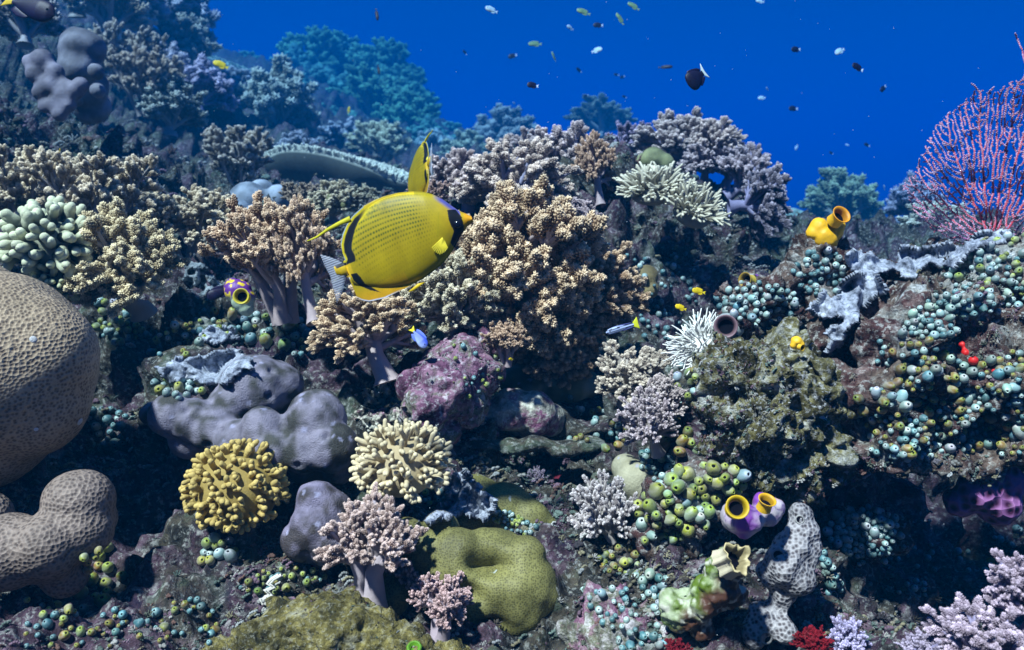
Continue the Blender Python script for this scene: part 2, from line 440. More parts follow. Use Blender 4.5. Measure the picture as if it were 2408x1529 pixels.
def blob_mesh(name, spheres, voxel, smooth=8, disp=None, col=None):
    """one continuous skin round overlapping balls (x,y,z,r[,sx,sy,sz])"""
    A = Acc()
    for s in spheres:
        x, y, z, r = s[:4]; sc3 = np.array(s[4:7]) if len(s) > 4 else np.ones(3)
        A.add(ICO3[0] * r * sc3 + np.array([x, y, z]), ICO3[1], (1, 1, 1))
    me = A.mesh(name + '_raw'); o = bpy.data.objects.new(name, me); COL.objects.link(o)
    m = o.modifiers.new('r', 'REMESH'); m.mode = 'VOXEL'; m.voxel_size = voxel
    if smooth: s = o.modifiers.new('s', 'SMOOTH'); s.iterations = smooth; s.factor = .6
    dg = bpy.context.evaluated_depsgraph_get(); ev = o.evaluated_get(dg); em = ev.to_mesh()
    n = len(em.vertices); V = np.empty(n * 3, dtype=np.float32); em.vertices.foreach_get('co', V); V = V.reshape(-1, 3).astype(float)
    L = np.empty(len(em.loops), dtype=np.int32); em.loops.foreach_get('vertex_index', L)
    T = np.empty(len(em.polygons), dtype=np.int32); em.polygons.foreach_get('loop_total', T)
    st = np.cumsum(np.r_[0, T[:-1]]); F = []
    for k in (3, 4):
        i = st[T == k]
        if len(i): F.append(L[i[:, None] + np.arange(k)])
    ev.to_mesh_clear(); bpy.data.objects.remove(o); bpy.data.meshes.remove(me)
    Nn = np.zeros_like(V)
    for f in F: Nn += vert_normals(V, f)
    Nn /= np.linalg.norm(Nn, axis=1, keepdims=True) + 1e-12
    if disp is not None: V = V + Nn * disp(V, Nn)[:, None]
    c = col(V, Nn) if col is not None else None
    return mesh_np(name, V, F, c)
def lathe(prof, k=20, col=(1, 1, 1)):
    P = np.array(prof, float); n = len(P); a = np.linspace(0, 2 * np.pi, k, endpoint=False)
    V = np.stack([P[:, None, 0] * np.cos(a), P[:, None, 0] * np.sin(a), np.repeat(P[:, 1:2], k, 1)], -1).reshape(-1, 3)
    i = np.arange(n * k).reshape(n, k); b = np.roll(i, -1, 1)
    return V, np.stack([i[:-1], b[:-1], b[1:], i[1:]], -1).reshape(-1, 4)
def quat_up(n, spin=0.0):
    q = Vector(n).to_track_quat('Z', 'Y'); return q @ Quaternion((0, 0, 1), spin)
def cen(vx, vy, d): return np.array(at(vx, vy, d))
def picdir(x, y, z=0.0):
    """direction from picture right / up / towards the camera"""
    return Vector(RIGHT * x + UPC * y + BACK * z).normalized()

M_CROWN = mat_attr('soft_coral_polyps', .8, .15, 0, var=.3)
M_STEM = mat_attr('soft_coral_stem', .55, .3, .2, 200, var=.15)
M_HARD = mat_attr('hard_coral', .7, .25, .35, 500, var=.2)
M_SKIN = mat_attr('porous_skin', .75, .25, .5, 700, var=.3)
# ------------------------------------------------------------------ corals with firm bodies
def lobed(name, cat, label, d0, lobes, mat, voxel=.0035, smooth=10, disp=None, col=None, sub=True, hit=True):
    """lobes: (vx, vy, d, radius_px[,sx,sy,sz])"""
    lobes = [(L[0], L[1], far(L[2]), *L[3:]) for L in lobes]; c0 = cen(lobes[0][0], lobes[0][1], far(d0)); voxel = voxel * far(d0) / d0
    sp = []
    for L in lobes:
        c = cen(L[0], L[1], L[2]) - c0; sp.append((*c, px(L[3], L[2]), *L[4:7]))
    me = blob_mesh(name, sp, voxel, smooth, disp, col)
    o = link(name, me, mat, loc=Vector(c0)); tag(o, label, cat)
    if hit: solid(o)
    return o
def mat_cells(name, ridge, pitc, size, rough=.6, spots=None, bump=.6, mott=(.75, 1.15)):
    m, t, b = new_mat(name, rough, .3); co = objco(t)
    v = t.nodes.new('ShaderNodeTexVoronoi'); v.inputs['Scale'].default_value = 1 / size; v.inputs['Randomness'].default_value = .75; t.links.new(co, v.inputs['Vector'])
    r = ramp(t, v.outputs['Distance'], ((.22, pitc), (.60, ridge)))
    c = r.outputs[0]
    mm = ramp(t, noise_n(t, co, 14, 4), ((.35, (mott[0],) * 3), (.65, (mott[1],) * 3)))
    c = mixc(t, 1.0, c, mm.outputs[0], 'MULTIPLY')
    if spots:
        f = ramp(t, noise_n(t, co, spots[1], 3, .5), ((spots[2], (0, 0, 0)), (spots[2] + .04, (1, 1, 1))))
        c = mixc(t, f.outputs[0], c, spots[0])
    t.links.new(c, b.inputs['Base Color'])
    bump_n(t, b, v.outputs['Distance'], bump, size * .5)
    return m
M_BRAIN = mat_cells('honeycomb_coral', (.42, .32, .215), (.17, .12, .08), .0043, bump=.9)
M_BRAIN2 = mat_cells('honeycomb_coral_dull', (.25, .195, .165), (.10, .075, .065), .0045, bump=.9)
brain = lobed('brain_coral', 'brain coral', 'large smooth dome of tan brain coral with honeycomb pores, upper of the two', 1.0,
    [(-30, 860, 1.0, 236), (62, 830, .99, 154), (56, 935, 1.0, 146), (0, 760, 1.02, 120), (-60, 960, 1.02, 200), (72, 965, 1.03, 108), (-150, 800, 1.05, 220)], M_BRAIN, .0045, 26,
    disp=lambda V, n: fbm(V, .12, 2, 2) * .008)
for vx, vy, r in ((78, 798, 8), (188, 992, 9), (85, 1010, 5)):
    p, n, d = cast(vx, vy); V, F = ICO3
    o = link('polyp_patch', mesh_np('patch', V * np.array([1, 1, .3]) * px(r, d), F, np.full((len(V), 3), .6)), M_SKIN, parent=None, loc=p, rot=quat_up(n))
    o.parent = brain; o.location = p - brain.location
brain2 = lobed('brain_coral', 'brain coral', 'lower lumpy brain coral with a ragged hole, tucked under the large tan dome', .93,
    [(185, 1180, .93, 80), (190, 1250, .92, 72), (110, 1290, .9, 85), (20, 1300, .9, 95), (150, 1350, .93, 60), (-40, 1220, .95, 70), (215, 1220, .95, 60)], M_BRAIN2, .004, 14,
    disp=lambda V, n: fbm(V, .08, 2, 7) * .006)

def dent(c, r, depth):
    c = np.array(c)
    return lambda V: -depth * np.exp(-(((V - c) ** 2).sum(1)) / (r * r))
# grey-mauve lumpy coral
def por_col(base, pale, seed, s=.05, th=.1):
    def f(V, n):
        k = np.clip(fbm(V, s, 4, seed) * 2.2 + .45, 0, 1)[:, None]; q = (worley(V, .022, seed + 3) < .16)[:, None] * .6
        c = np.array(base) * (1 - k) + np.array(pale) * k
        return c * (1 - q) + np.array((.42, .42, .62)) * q
    return f
M_POR = mat_attr('fine_pored_coral', .6, .35, 1.0, 520, var=.4)
lump = lobed('lobed_coral', 'lobed coral', 'grey-mauve coral swollen into five smooth lobes, behind the yellow finger coral', 1.1,
    [(600, 915, 1.15, 84), (548, 955, 1.13, 58), (655, 905, 1.16, 58), (742, 990, 1.07, 74), (775, 1050, 1.05, 62), (715, 1060, 1.05, 55), (620, 1010, 1.06, 55), (645, 1060, 1.05, 55),
     (405, 975, 1.1, 56), (455, 990, 1.1, 55), (505, 1010, 1.1, 62), (450, 1030, 1.12, 55), (360, 970, 1.12, 32), (560, 1040, 1.08, 60), (720, 1105, 1.07, 40), (790, 1100, 1.08, 45), (600, 1010, 1.25, 120)], M_POR, .0034, 5,
    disp=lambda V, n: fbm(V, .05, 3, 5) * .004 - np.clip(.22 - worley(V, .04, 8), 0, 1) * .05 + fbm(V, .018, 3, 77) * .0022, col=por_col((.05, .05, .045), (.25, .23, .30), 3, .022))
lump2 = lobed('lobed_coral', 'lobed coral', 'smaller mauve-grey lobed coral, between the yellow finger coral and the stalked pink soft coral', .98,
    [(745, 1180, .98, 50), (775, 1200, .98, 50), (740, 1240, .97, 62), (710, 1270, .97, 50), (775, 1270, .97, 60), (730, 1300, .99, 40)], M_POR, .003, 5,
    disp=lambda V, n: fbm(V, .04, 3, 15) * .004 - np.clip(.22 - worley(V, .04, 18), 0, 1) * .05 + fbm(V, .018, 3, 78) * .0022, col=por_col((.06, .05, .055), (.27, .24, .35), 13, .022))
# ring shaped olive coral
d = .93
ring = [(1085, 1345, 1.0, 92), (1165, 1335, 1.01, 98), (1225, 1370, 1.0, 88), (1210, 1425, .99, 78), (1120, 1420, .99, 84), (1150, 1380, 1.0, 95), (1275, 1400, .99, 42), (1060, 1310, 1.0, 66), (1160, 1455, .98, 50),
        (1000, 1290, 1.0, 50), (960, 1270, 1.02, 50), (1040, 1250, 1.04, 50), (930, 1340, 1.02, 50), (920, 1400, 1.0, 45), (1240, 1300, 1.0, 50)]
ring = [(x, y, q - .075, r) for x, y, q, r in ring]
def olive_disp(V, n):
    o_ = cen(1085, 1345, .93); r = fbm(V, .06, 3, 25) * .009
    for x, y, dd, rr_, dp in ((1150, 1322, .945, .014, .025), (1118, 1316, .945, .010, .010), (1182, 1330, .945, .010, .010), (1105, 1395, .94, .012, .012), (1150, 1465, .95, .014, .016), (1205, 1400, .94, .02, -.006), (1090, 1290, .95, .02, -.006)):
        c = cen(x, y, dd - .055) - o_; r = r - dp * np.exp(-(((V - c) * np.array([.8, .6, 1.2])) ** 2).sum(1) / rr_ ** 2)
    return r
M_OLIVE = mat_cells('olive_coral', (.19, .18, .06), (.085, .08, .025), .0024, .6, spots=((.45, .50, .50), 36, .70), bump=.35, mott=(.55, 1.25))
olive = lobed('ring_coral', 'lobed coral', 'broad olive cushion coral with a dark hollow in its middle, near the bottom edge', d, ring, M_OLIVE, .0032, 10, disp=olive_disp)
olive2 = lobed('mound_coral', 'mound coral', 'long olive mound coral with pale scars, behind the ring-shaped coral', 1.08,
    [(1130, 1175, 1.1, 55), (1190, 1195, 1.08, 62), (1240, 1225, 1.07, 58), (1275, 1250, 1.07, 45), (1180, 1250, 1.09, 60), (1090, 1230, 1.08, 50), (1120, 1150, 1.12, 40)], M_OLIVE, .004, 10,
    disp=lambda V, n: fbm(V, .05, 3, 35) * .005)
M_CRUST = mat_rock('yellow_crust', ((.34, (.03, .03, .015)), (.46, (.14, .12, .04)), (.58, (.27, .23, .075)), (.72, (.42, .42, .36))), 30, 210, .9, speck=(.55, .55, .45), speck_amt=.35)
crust = lobed('encrusted_rock', 'rock', 'broad low rock with a rough mustard-yellow crust, along the bottom edge', .85,
    [(700, 1500, .85, 95), (800, 1510, .84, 105), (620, 1530, .84, 90), (880, 1530, .84, 90), (740, 1460, .87, 70), (850, 1470, .87, 60), (950, 1560, .83, 90), (540, 1560, .84, 60), (1060, 1590, .83, 85), (660, 1440, .89, 50)], M_CRUST, .004, 8,
    disp=lambda V, n: fbm(V, .05, 3, 45) * .014 + fbm(V, .014, 3, 46, .7) * .011 - np.clip(.24 - worley(V, .026, 48), 0, 1) * .04)
M_PIT = mat_cells('pitted_skin', (.36, .35, .37), (.07, .06, .07), .0044, bump=1.0, mott=(.7, 1.1))
M_PURP = mat_rock('coralline_rock', ((.32, (.03, .015, .025)), (.43, (.17, .07, .13)), (.5, (.32, .18, .25)), (.56, (.16, .17, .11)), (.64, (.50, .47, .49))), 16, 130, .8, speck=(.62, .6, .62), speck_amt=.6)
purple = lobed('coralline_rock', 'rock', 'purple and pink crusted rock jutting out under the biggest tan soft coral', 1.2,
    [(1090, 880, 1.2, 85), (1040, 920, 1.15, 70), (1000, 960, 1.13, 60), (1120, 830, 1.25, 70), (1060, 850, 1.22, 70), (1020, 1000, 1.16, 50), (1090, 950, 1.2, 65), (980, 900, 1.18, 50)], M_PURP, .0045, 5,
    disp=lambda V, n: fbm(V, .05, 4, 55, .6) * .026)
M_WROCK = mat_rock('white_rock', ((.3, (.10, .08, .05)), (.42, (.30, .12, .22)), (.5, (.45, .44, .36)), (.65, (.62, .62, .55))), 13, 120, .7, speck=(.75, .75, .68))
wrock = lobed('pale_rock', 'rock', 'pale rock with pink crust patches, low beside the dark hollow', 1.3,
    [(1200, 965, 1.26, 58), (1250, 972, 1.26, 48), (1150, 980, 1.26, 42), (1230, 985, 1.28, 46), (1290, 985, 1.28, 35)], M_WROCK, .0045, 5, disp=lambda V, n: fbm(V, .05, 4, 65) * .014)
ov = []  # added slab over the hollow, blocks the sun so it stays dark
for dd in (1.21, 1.30, 1.38, 1.46, 1.54, 1.62, 1.70):
    y_ = 764.5 + (.165 - .176 * (dd - 1.3)) / dd * FV
    for x_ in (1150, 1215, 1280, 1345, 1405): ov.append((x_ + 20 * math.sin(dd * 40), y_ + 8 * math.sin(x_), dd, 46, 1, 1, .6 if dd > 1.25 else .45))
lobed('shade_slab', 'rock', 'added rock slab that shades the hollow, under the green-grey knobs', 1.3, ov, M_BED, .0055, 3, disp=lambda V, n: fbm(V, .06, 4, 151) * .018)
M_GPOR = mat_attr('green_grey_coral', .7, .25, .6, 300, var=.3)
gpor = lobed('lobed_coral', 'lobed coral', 'dull green-grey coral of rounded knobs below the tan soft coral', 1.38,
    [(1255, 850, 1.38, 38), (1265, 890, 1.38, 36), (1300, 905, 1.37, 36), (1350, 905, 1.37, 42), (1380, 905, 1.38, 34), (1210, 900, 1.36, 34), (1240, 920, 1.36, 40), (1290, 935, 1.38, 34), (1225, 935, 1.35, 30), (1200, 880, 1.38, 26)], M_GPOR, .004, 8,
    disp=lambda V, n: fbm(V, .05, 3, 75) * .006, col=por_col((.17, .18, .11), (.33, .34, .27), 23))
bdome = lobed('dome_coral', 'dome coral', 'smooth beige dome coral half hidden behind green sea squirts', 1.12,
    [(1490, 1125, 1.12, 48), (1510, 1150, 1.12, 45), (1470, 1100, 1.14, 35)], M_GPOR, .004, 10, col=por_col((.30, .28, .18), (.42, .40, .28), 33))
redball = lobed('red_sponge', 'sponge', 'dark red ball sponge at the edge of the dark hollow', 1.3, [(1322, 1133, 1.3, 27)], M_SKIN, .003, 4, col=lambda V, n: np.tile((.16, .012, .03), (len(V), 1)))
# far left pillars, blue-grey lumps, knobs
M_FARP = mat_attr('blue_grey_coral', .7, .25, .5, 150, var=.25)
def plain(c): return lambda V, n: np.tile(np.array(c), (len(V), 1)) * (.55 + .9 * np.clip(fbm(V, .05, 4, 3) * 1.5 + .5, 0, 1))[:, None]
lobed('pillar_coral', 'pillar coral', 'tall grey-blue pillar coral with a lumpy cap, high on the left slope', 2.0,
    [(190, 115, 2.0, 48), (185, 160, 2.0, 46), (200, 205, 2.02, 48), (210, 250, 2.03, 44), (165, 100, 2.0, 26), (215, 110, 2.0, 28), (150, 190, 2.0, 22), (180, 80, 2.0, 22), (225, 170, 1.97, 20), (175, 235, 1.97, 24), (230, 215, 1.98, 18)], M_FARP, .007, 3, disp=lambda V, n: fbm(V, .09, 3, 2) * .016, col=plain((.20, .19, .22)))
lobed('knobbed_coral', 'knobbed coral', 'grey coral of many stacked knobs beside the tall blue pillar coral', 1.85,
    [(100 + dx, 140 + dy, 1.85, r) for dx, dy, r in ((0, 0, 26), (30, 30, 22), (-18, 34, 22), (20, 62, 24), (-5, 78, 20), (45, 82, 20), (28, 105, 18), (62, 108, 18), (58, 60, 16), (5, 112, 16), (-30, 5, 18), (75, 75, 22), (90, 60, 20), (40, 130, 18))], M_FARP, .007, 3, col=plain((.19, .175, .22)))
lobed('boulder_coral', 'boulder coral', 'blue-grey cluster of round coral heads under the long table coral', 2.1,
    [(585, 475, 2.1, 48), (560, 500, 2.08, 32), (615, 455, 2.12, 34), (655, 465, 2.1, 32), (625, 490, 2.05, 20), (650, 500, 2.05, 22), (670, 480, 2.1, 18), (600, 505, 2.06, 26)], M_FARP, .007, 3, col=plain((.30, .32, .37)))
lobed('lump_coral', 'lump coral', 'pair of brown rounded lumps on the dark face of the ridge', 1.6,
    [(1472, 672, 1.6, 27), (1520, 650, 1.62, 28), (1525, 680, 1.62, 25), (1500, 690, 1.62, 20), (1498, 660, 1.64, 20)], M_GPOR, .005, 3, col=plain((.26, .20, .09)))
lobed('mound_coral', 'mound coral', 'small olive mound coral on top of the ridge, among lilac soft corals', 1.95,
    [(1535, 375, 1.95, 30), (1560, 385, 1.95, 26), (1515, 380, 1.97, 22)], M_GPOR, .006, 5, col=plain((.26, .27, .13)))
lobed('mound_coral', 'mound coral', 'pale teal mound far off behind the orange sea squirt', 3.6,
    [(1860, 515, 3.6, 28), (1880, 520, 3.6, 26), (1840, 525, 3.6, 22), (1900, 530, 3.6, 16)], M_GPOR, .014, 5, col=plain((.40, .50, .38)), hit=False)
for i, (vx, vy, r, lb) in enumerate(((770, 455, 16, 'round yellowish coral head, topmost of the small heads below the table coral'), (745, 475, 14, 'small yellowish coral head left of the topmost head below the table coral'), (800, 470, 13, 'small yellowish coral head at the right of the heads below the table coral'))):
    lobed('coral_head', 'coral head', lb, 1.95, [(vx, vy, 1.95, r), (vx + 9, vy + 12, 1.94, r * .8), (vx - 10, vy + 11, 1.95, r * .7)], M_GPOR, .006, 2, col=plain((.26, .27, .12)), hit=False)
# big rough rock at the right and other rock masses
M_ROUGH = mat_rock('rough_turf_rock', ((.34, (.008, .008, .006)), (.45, (.08, .07, .025)), (.54, (.22, .20, .09)), (.62, (.40, .40, .34)), (.75, (.62, .64, .68))), 30, 170, 1.0, speck=(.62, .64, .68), speck_amt=.6)
def rough_disp(s): return lambda V, n: fbm(V, .06, 4, s, .62) * .036 + fbm(V, .016, 3, s + 4, .6) * .022 - np.clip(.38 - worley(V, .045, s + 8), 0, 1) * .13
bigrock = lobed('rough_rock', 'rock', 'big rugged boulder furred with yellow-grey turf, left part of the right-hand reef', 1.0,
    [(1770, 900, 1.0, 110), (1810, 980, .99, 125), (1750, 1000, 1.0, 115), (1830, 860, 1.04, 90), (1880, 1050, 1.0, 100), (1780, 1090, 1.0, 90), (1710, 950, 1.02, 80), (1900, 930, 1.02, 95), (1850, 1130, 1.02, 70)], M_ROUGH, .0032, 1, disp=rough_disp(80))
M_REEFR = mat_rock('mixed_reef_rock', ((.32, (.008, .006, .012)), (.44, (.06, .035, .03)), (.52, (.15, .11, .09)), (.6, (.28, .28, .26)), (.7, (.55, .58, .62))), 15, 130, .9, speck=(.6, .62, .6), speck_amt=.5,
    stops2=((.35, (.012, .006, .010)), (.5, (.08, .035, .035)), (.65, (.22, .16, .15))), scale2=9)
rr = lobed('reef_rock', 'rock', 'wide red-brown reef wall studded with sea squirts, at the right edge', 1.05,
    [(2080, 830, 1.08, 130), (2200, 760, 1.12, 140), (2330, 760, 1.12, 150), (2150, 930, 1.05, 130), (2280, 920, 1.06, 140), (2400, 900, 1.05, 150), (2020, 960, 1.04, 90), (2060, 1040, 1.03, 90), (2200, 1020, 1.04, 110), (2340, 1030, 1.05, 110), (2480, 800, 1.1, 200), (2010, 700, 1.15, 70), (2290, 650, 1.2, 90), (2400, 640, 1.2, 90), (2100, 680, 1.18, 62), (2180, 655, 1.2, 62), (2340, 610, 1.22, 55), (2030, 650, 1.18, 55), (2200, 850, 1.2, 160), (2380, 850, 1.2, 160), (2100, 900, 1.15, 120), (1980, 780, 1.1, 90)],
    M_REEFR, .0045, 2, disp=lambda V, n: fbm(V, .09, 4, 91, .6) * .06 - np.clip(.42 - worley(V, .075, 95), 0, 1) * .20 + fbm(V, .022, 3, 99, .6) * .022)
lobed('knoll_rock', 'rock', 'small knoll crowded with sea squirts and topped by the orange sea squirt', 1.15,
    [(1925, 600, 1.15, 52), (1900, 640, 1.15, 50), (1950, 650, 1.15, 55), (1960, 600, 1.17, 45), (1920, 690, 1.14, 45)], M_REEFR, .004, 3, disp=rough_disp(101))
lobed('ledge_rock', 'rock', 'projecting ledge packed with pale sea squirts above the white fan-like coral', 1.08,
    [(1750, 715, 1.08, 55), (1800, 710, 1.08, 55), (1840, 690, 1.1, 45), (1730, 750, 1.07, 45), (1860, 740, 1.08, 45), (1700, 690, 1.1, 28)], M_REEFR, .004, 3, disp=rough_disp(111))
lobed('pink_crust_rock', 'rock', 'low rock with bright pink crust, bottom edge beside the ring-shaped coral', .92,
    [(1420, 1450, .92, 75), (1470, 1490, .9, 85), (1380, 1510, .9, 70), (1530, 1530, .88, 80), (1430, 1560, .88, 90)], M_PURP, .0042, 4, disp=rough_disp(121))
lobed('pocked_rock', 'rock', 'dark purple net-like sponge rock at the right edge, below the sea squirt wall', 1.02,
    [(2300, 1150, 1.05, 55), (2350, 1120, 1.06, 60), (2260, 1180, 1.06, 40), (2350, 1190, 1.05, 50)], mat_cells('purple_net', (.30, .12, .30), (.04, .005, .03), .013, bump=1), .004, 4, disp=lambda V, n: fbm(V, .05, 3, 5) * .01)
lobed('squirt_mound', 'rock', 'rounded lump of rock wholly covered by plump green sea squirts, left of the purple pair', .98,
    [(1600, 1190, .98, 62), (1560, 1220, .97, 52), (1650, 1160, .98, 52), (1700, 1145, .98, 42), (1540, 1250, .98, 40), (1610, 1240, .98, 40)], M_REEFR, .004, 3, disp=rough_disp(131))
lobed('squirt_mound', 'rock', 'low round lump of rock under the pale turquoise sea squirt cluster', 1.08,
    [(2030, 1255, 1.08, 62), (1990, 1250, 1.08, 45), (2075, 1262, 1.08, 42)], M_REEFR, .004, 3, disp=rough_disp(141))
# perforated grey sponge
def pores(V, n):
    k = np.clip(worley(V, .0085, 6) * 1.7 - .25, 0, 1)[:, None]
    return np.array((.055, .045, .05)) * (1 - k) + np.array((.52, .50, .50)) * k
sponge = lobed('pitted_sponge', 'sponge', 'pale grey sponge pitted all over, with three dark openings, right of the green tube sponge', .86,
    [(1880, 1215, .87, 34), (1880, 1250, .87, 44), (1865, 1290, .87, 52), (1845, 1330, .86, 55), (1810, 1350, .87, 42), (1870, 1350, .86, 50), (1895, 1300, .87, 42), (1840, 1400, .87, 42), (1800, 1460, .87, 48), (1770, 1490, .87, 45), (1840, 1480, .86, 40)], M_PIT, .0024, 6,
    disp=lambda V, n: fbm(V, .05, 3, 8) * .014)
def dark_mat(name, c=(.004, .004, .008)):
    m, t, b = new_mat(name, .9, .05); b.inputs['Base Color'].default_value = (*c, 1); return m
M_DARK = dark_mat('opening_shade')  # near-black discs paint the shade inside the openings
def osculum(parent, vx, vy, r, rimc=(.3, .3, .3), mat=M_SKIN, up=None, lip=.25):
    p, n, d = cast(vx, vy); s = px(r, d)
    V, F = lathe([(1.25, -.15), (1.15, .12), (1.0, lip), (.85, .15), (.8, -.1), (.75, -.7)], 20); V = V * np.array([1, 1, 1]) * s
    o = link('opening', mesh_np('opening', V, F, np.tile(rimc, (len(V), 1))), mat)
    V, F = lathe([(.84, .02), (.5, .0), (.001, 0)], 20); V = V * s
    o2 = link('shade_disc', mesh_np('shade_disc', V, F), M_DARK)
    q = quat_up((n * .6 + BACK * .4) if up is None else up)
    for x in (o, o2):
        x.rotation_mode = 'QUATERNION'; x.rotation_quaternion = q
    o.parent = parent; o.location = p - parent.location; o2.parent = parent; o2.location = p - parent.location
for a in ((1880, 1222, 9), (1829, 1306, 13), (1960, 1400, 9), (1800, 1500, 15)): osculum(sponge, *a)
# white bleached-looking crusts, grown over the rock
def drape(name, cat, label, poly, lift, mat, step=3.2, thick=.006, amp=.35, seed=1, ruffle=.25, holes=(), col=(.6, .62, .66), smooth_d=3):
    P = np.array(poly, float); x0, y0 = P.min(0); x1, y1 = P.max(0)
    nx = int((x1 - x0) / step) + 2; ny = int((y1 - y0) / step) + 2
    gx = x0 + np.arange(nx) * step; gy = y0 + np.arange(ny) * step; X, Y = np.meshgrid(gx, gy)
    def inside(x, y):
        c = np.zeros(x.shape, bool); n = len(P)
        for i in range(n):
            (ax, ay), (bx, by) = P[i], P[(i + 1) % n]
            c ^= ((ay > y) != (by > y)) & (x < (bx - ax) * (y - ay) / (by - ay + 1e-9) + ax)
        return c
    Q = np.c_[X.ravel() / 60, Y.ravel() / 60, np.zeros(X.size)]
    Xw = X + (fbm(Q, .5, 3, seed) * 16).reshape(X.shape); Yw = Y + (fbm(Q + 9, .5, 3, seed + 5) * 16).reshape(X.shape)
    m = inside(Xw, Yw)
    for hx, hy, hr in holes: m &= ((X - hx) ** 2 + ((Y - hy) * 1.2) ** 2) > (hr * (1 + .35 * fbm(Q * 3, .5, 2, 4).reshape(X.shape))) ** 2
    D = np.full(X.shape, np.nan)
    for j in range(ny):
        for i in range(nx):
            if m[j, i]: D[j, i] = cast(X[j, i], Y[j, i])[2]
    md = np.nanmedian(D); m &= ~(np.abs(D - md) > .16); D = np.clip(D, md - .14, md + .14); D[np.isnan(D)] = md
    for _ in range(smooth_d):
        Dp = np.pad(D, 1, mode='edge'); D = np.minimum(D, (Dp[1:-1, 1:-1] * 2 + Dp[:-2, 1:-1] + Dp[2:, 1:-1] + Dp[1:-1, :-2] + Dp[1:-1, 2:]) / 6)
    D = D - lift - (fbm(Q * 2.2, .5, 3, seed + 8).reshape(X.shape) * amp * .03)
    dist = np.zeros(X.shape); mm = m.copy()                      # distance from the edge
    for k in range(8):
        dist += mm; q = np.pad(mm, 1); mm = q[1:-1, 1:-1] & q[:-2, 1:-1] & q[2:, 1:-1] & q[1:-1, :-2] & q[1:-1, 2:]
    D = D - ruffle * .02 * np.exp(-dist / 2.0) * (1 + np.sin(X * .16 + Y * .11))
    fr = np.c_[(X.ravel() - VW / 2) / FV * D.ravel(), (VH / 2 - Y.ravel()) / FV * D.ravel(), -D.ravel()] @ CM3.T
    idx = -np.ones(X.size, int); sel = np.where(m.ravel())[0]; idx[sel] = np.arange(len(sel))
    a = np.arange(X.size).reshape(ny, nx); q = np.stack([a[:-1, :-1], a[1:, :-1], a[1:, 1:], a[:-1, 1:]], -1).reshape(-1, 4)
    F = idx[q[(idx[q] >= 0).all(1)]]
    V = fr[sel]; c0 = V.mean(0)
    o = link(name, mesh_np(name, V - c0, F, np.tile(col, (len(V), 1))), mat, loc=Vector(c0)); tag(o, label, cat)
    s = o.modifiers.new('thickness', 'SOLIDIFY'); s.thickness = thick; s.offset = -1
    return o
M_WHITE = mat_rock('white_crust', ((.32, (.06, .07, .09)), (.43, (.26, .29, .37)), (.55, (.43, .47, .57)), (.75, (.60, .64, .73))), 30, 260, .5)
drape('crust_sheet', 'crust', 'bluish-white crust sheet with scalloped edge along the reef top, below the pink sea fan',
    [(2000, 580), (2050, 575), (2120, 590), (2200, 585), (2260, 560), (2340, 548), (2400, 545), (2400, 556), (2330, 575), (2265, 600), (2245, 630), (2180, 620), (2150, 650), (2090, 640), (2050, 655), (2010, 640), (1985, 610)], .018, M_WHITE, ruffle=.2, amp=.15)
drape('crust_sheet', 'crust', 'ragged bluish-white crust strip with an oval hole, running down the right-hand reef',
    [(2060, 645), (2080, 680), (2040, 700), (2020, 740), (1985, 780), (1960, 830), (1940, 850), (1955, 790), (1975, 745), (1930, 735), (1900, 720), (1945, 690), (1985, 655), (2020, 640)], .018, M_WHITE, seed=5, holes=((1962, 688, 15),), ruffle=.2, amp=.15)
drape('crust_sheet', 'crust', 'flat bluish-white plate beside the grey-mauve lobed coral, above the little sea squirt bunch',
    [(365, 860), (420, 835), (500, 838), (560, 825), (600, 850), (560, 880), (520, 905), (470, 890), (420, 895), (385, 905)], .015, M_WHITE, seed=9, amp=.15)
drape('ruffled_plate', 'crust', 'blue-grey ruffled plate with curled edge lying between the cream finger coral and the olive mound',
    [(985, 1215), (1010, 1190), (1050, 1180), (1060, 1140), (1075, 1110), (1110, 1130), (1130, 1160), (1165, 1175), (1160, 1200), (1140, 1225), (1110, 1215), (1080, 1200), (1040, 1215), (1010, 1220)], .012, M_WHITE, seed=13, ruffle=1.3, amp=.6, step=2.4)
drape('crust_sheet', 'crust', 'pale blue crust patch on the slope above the flat bluish plate', [(470, 775), (540, 770), (560, 795), (510, 815), (470, 800)], .012, M_WHITE, seed=17, step=2.6)
M_PATCH = mat_rock('pale_rubble', ((.3, (.05, .06, .08)), (.45, (.20, .24, .27)), (.58, (.42, .48, .52)), (.72, (.60, .66, .70))), 40, 240, .9)
drape('rubble_patch', 'rubble', 'pale blue-white rubble patch behind the cream-yellow soft coral cushion', [(425, 600), (520, 585), (560, 650), (500, 705), (440, 680)], .006, M_PATCH, seed=21, step=3, amp=1.2, ruffle=0, smooth_d=0)
drape('rubble_patch', 'rubble', 'pink-white rubble patch right of the mauve lobes, above the cream finger coral', [(830, 930), (900, 905), (950, 950), (940, 1010), (870, 1020), (835, 985)], .006, M_WROCK, seed=23, step=3, amp=1.2, ruffle=0, smooth_d=0)
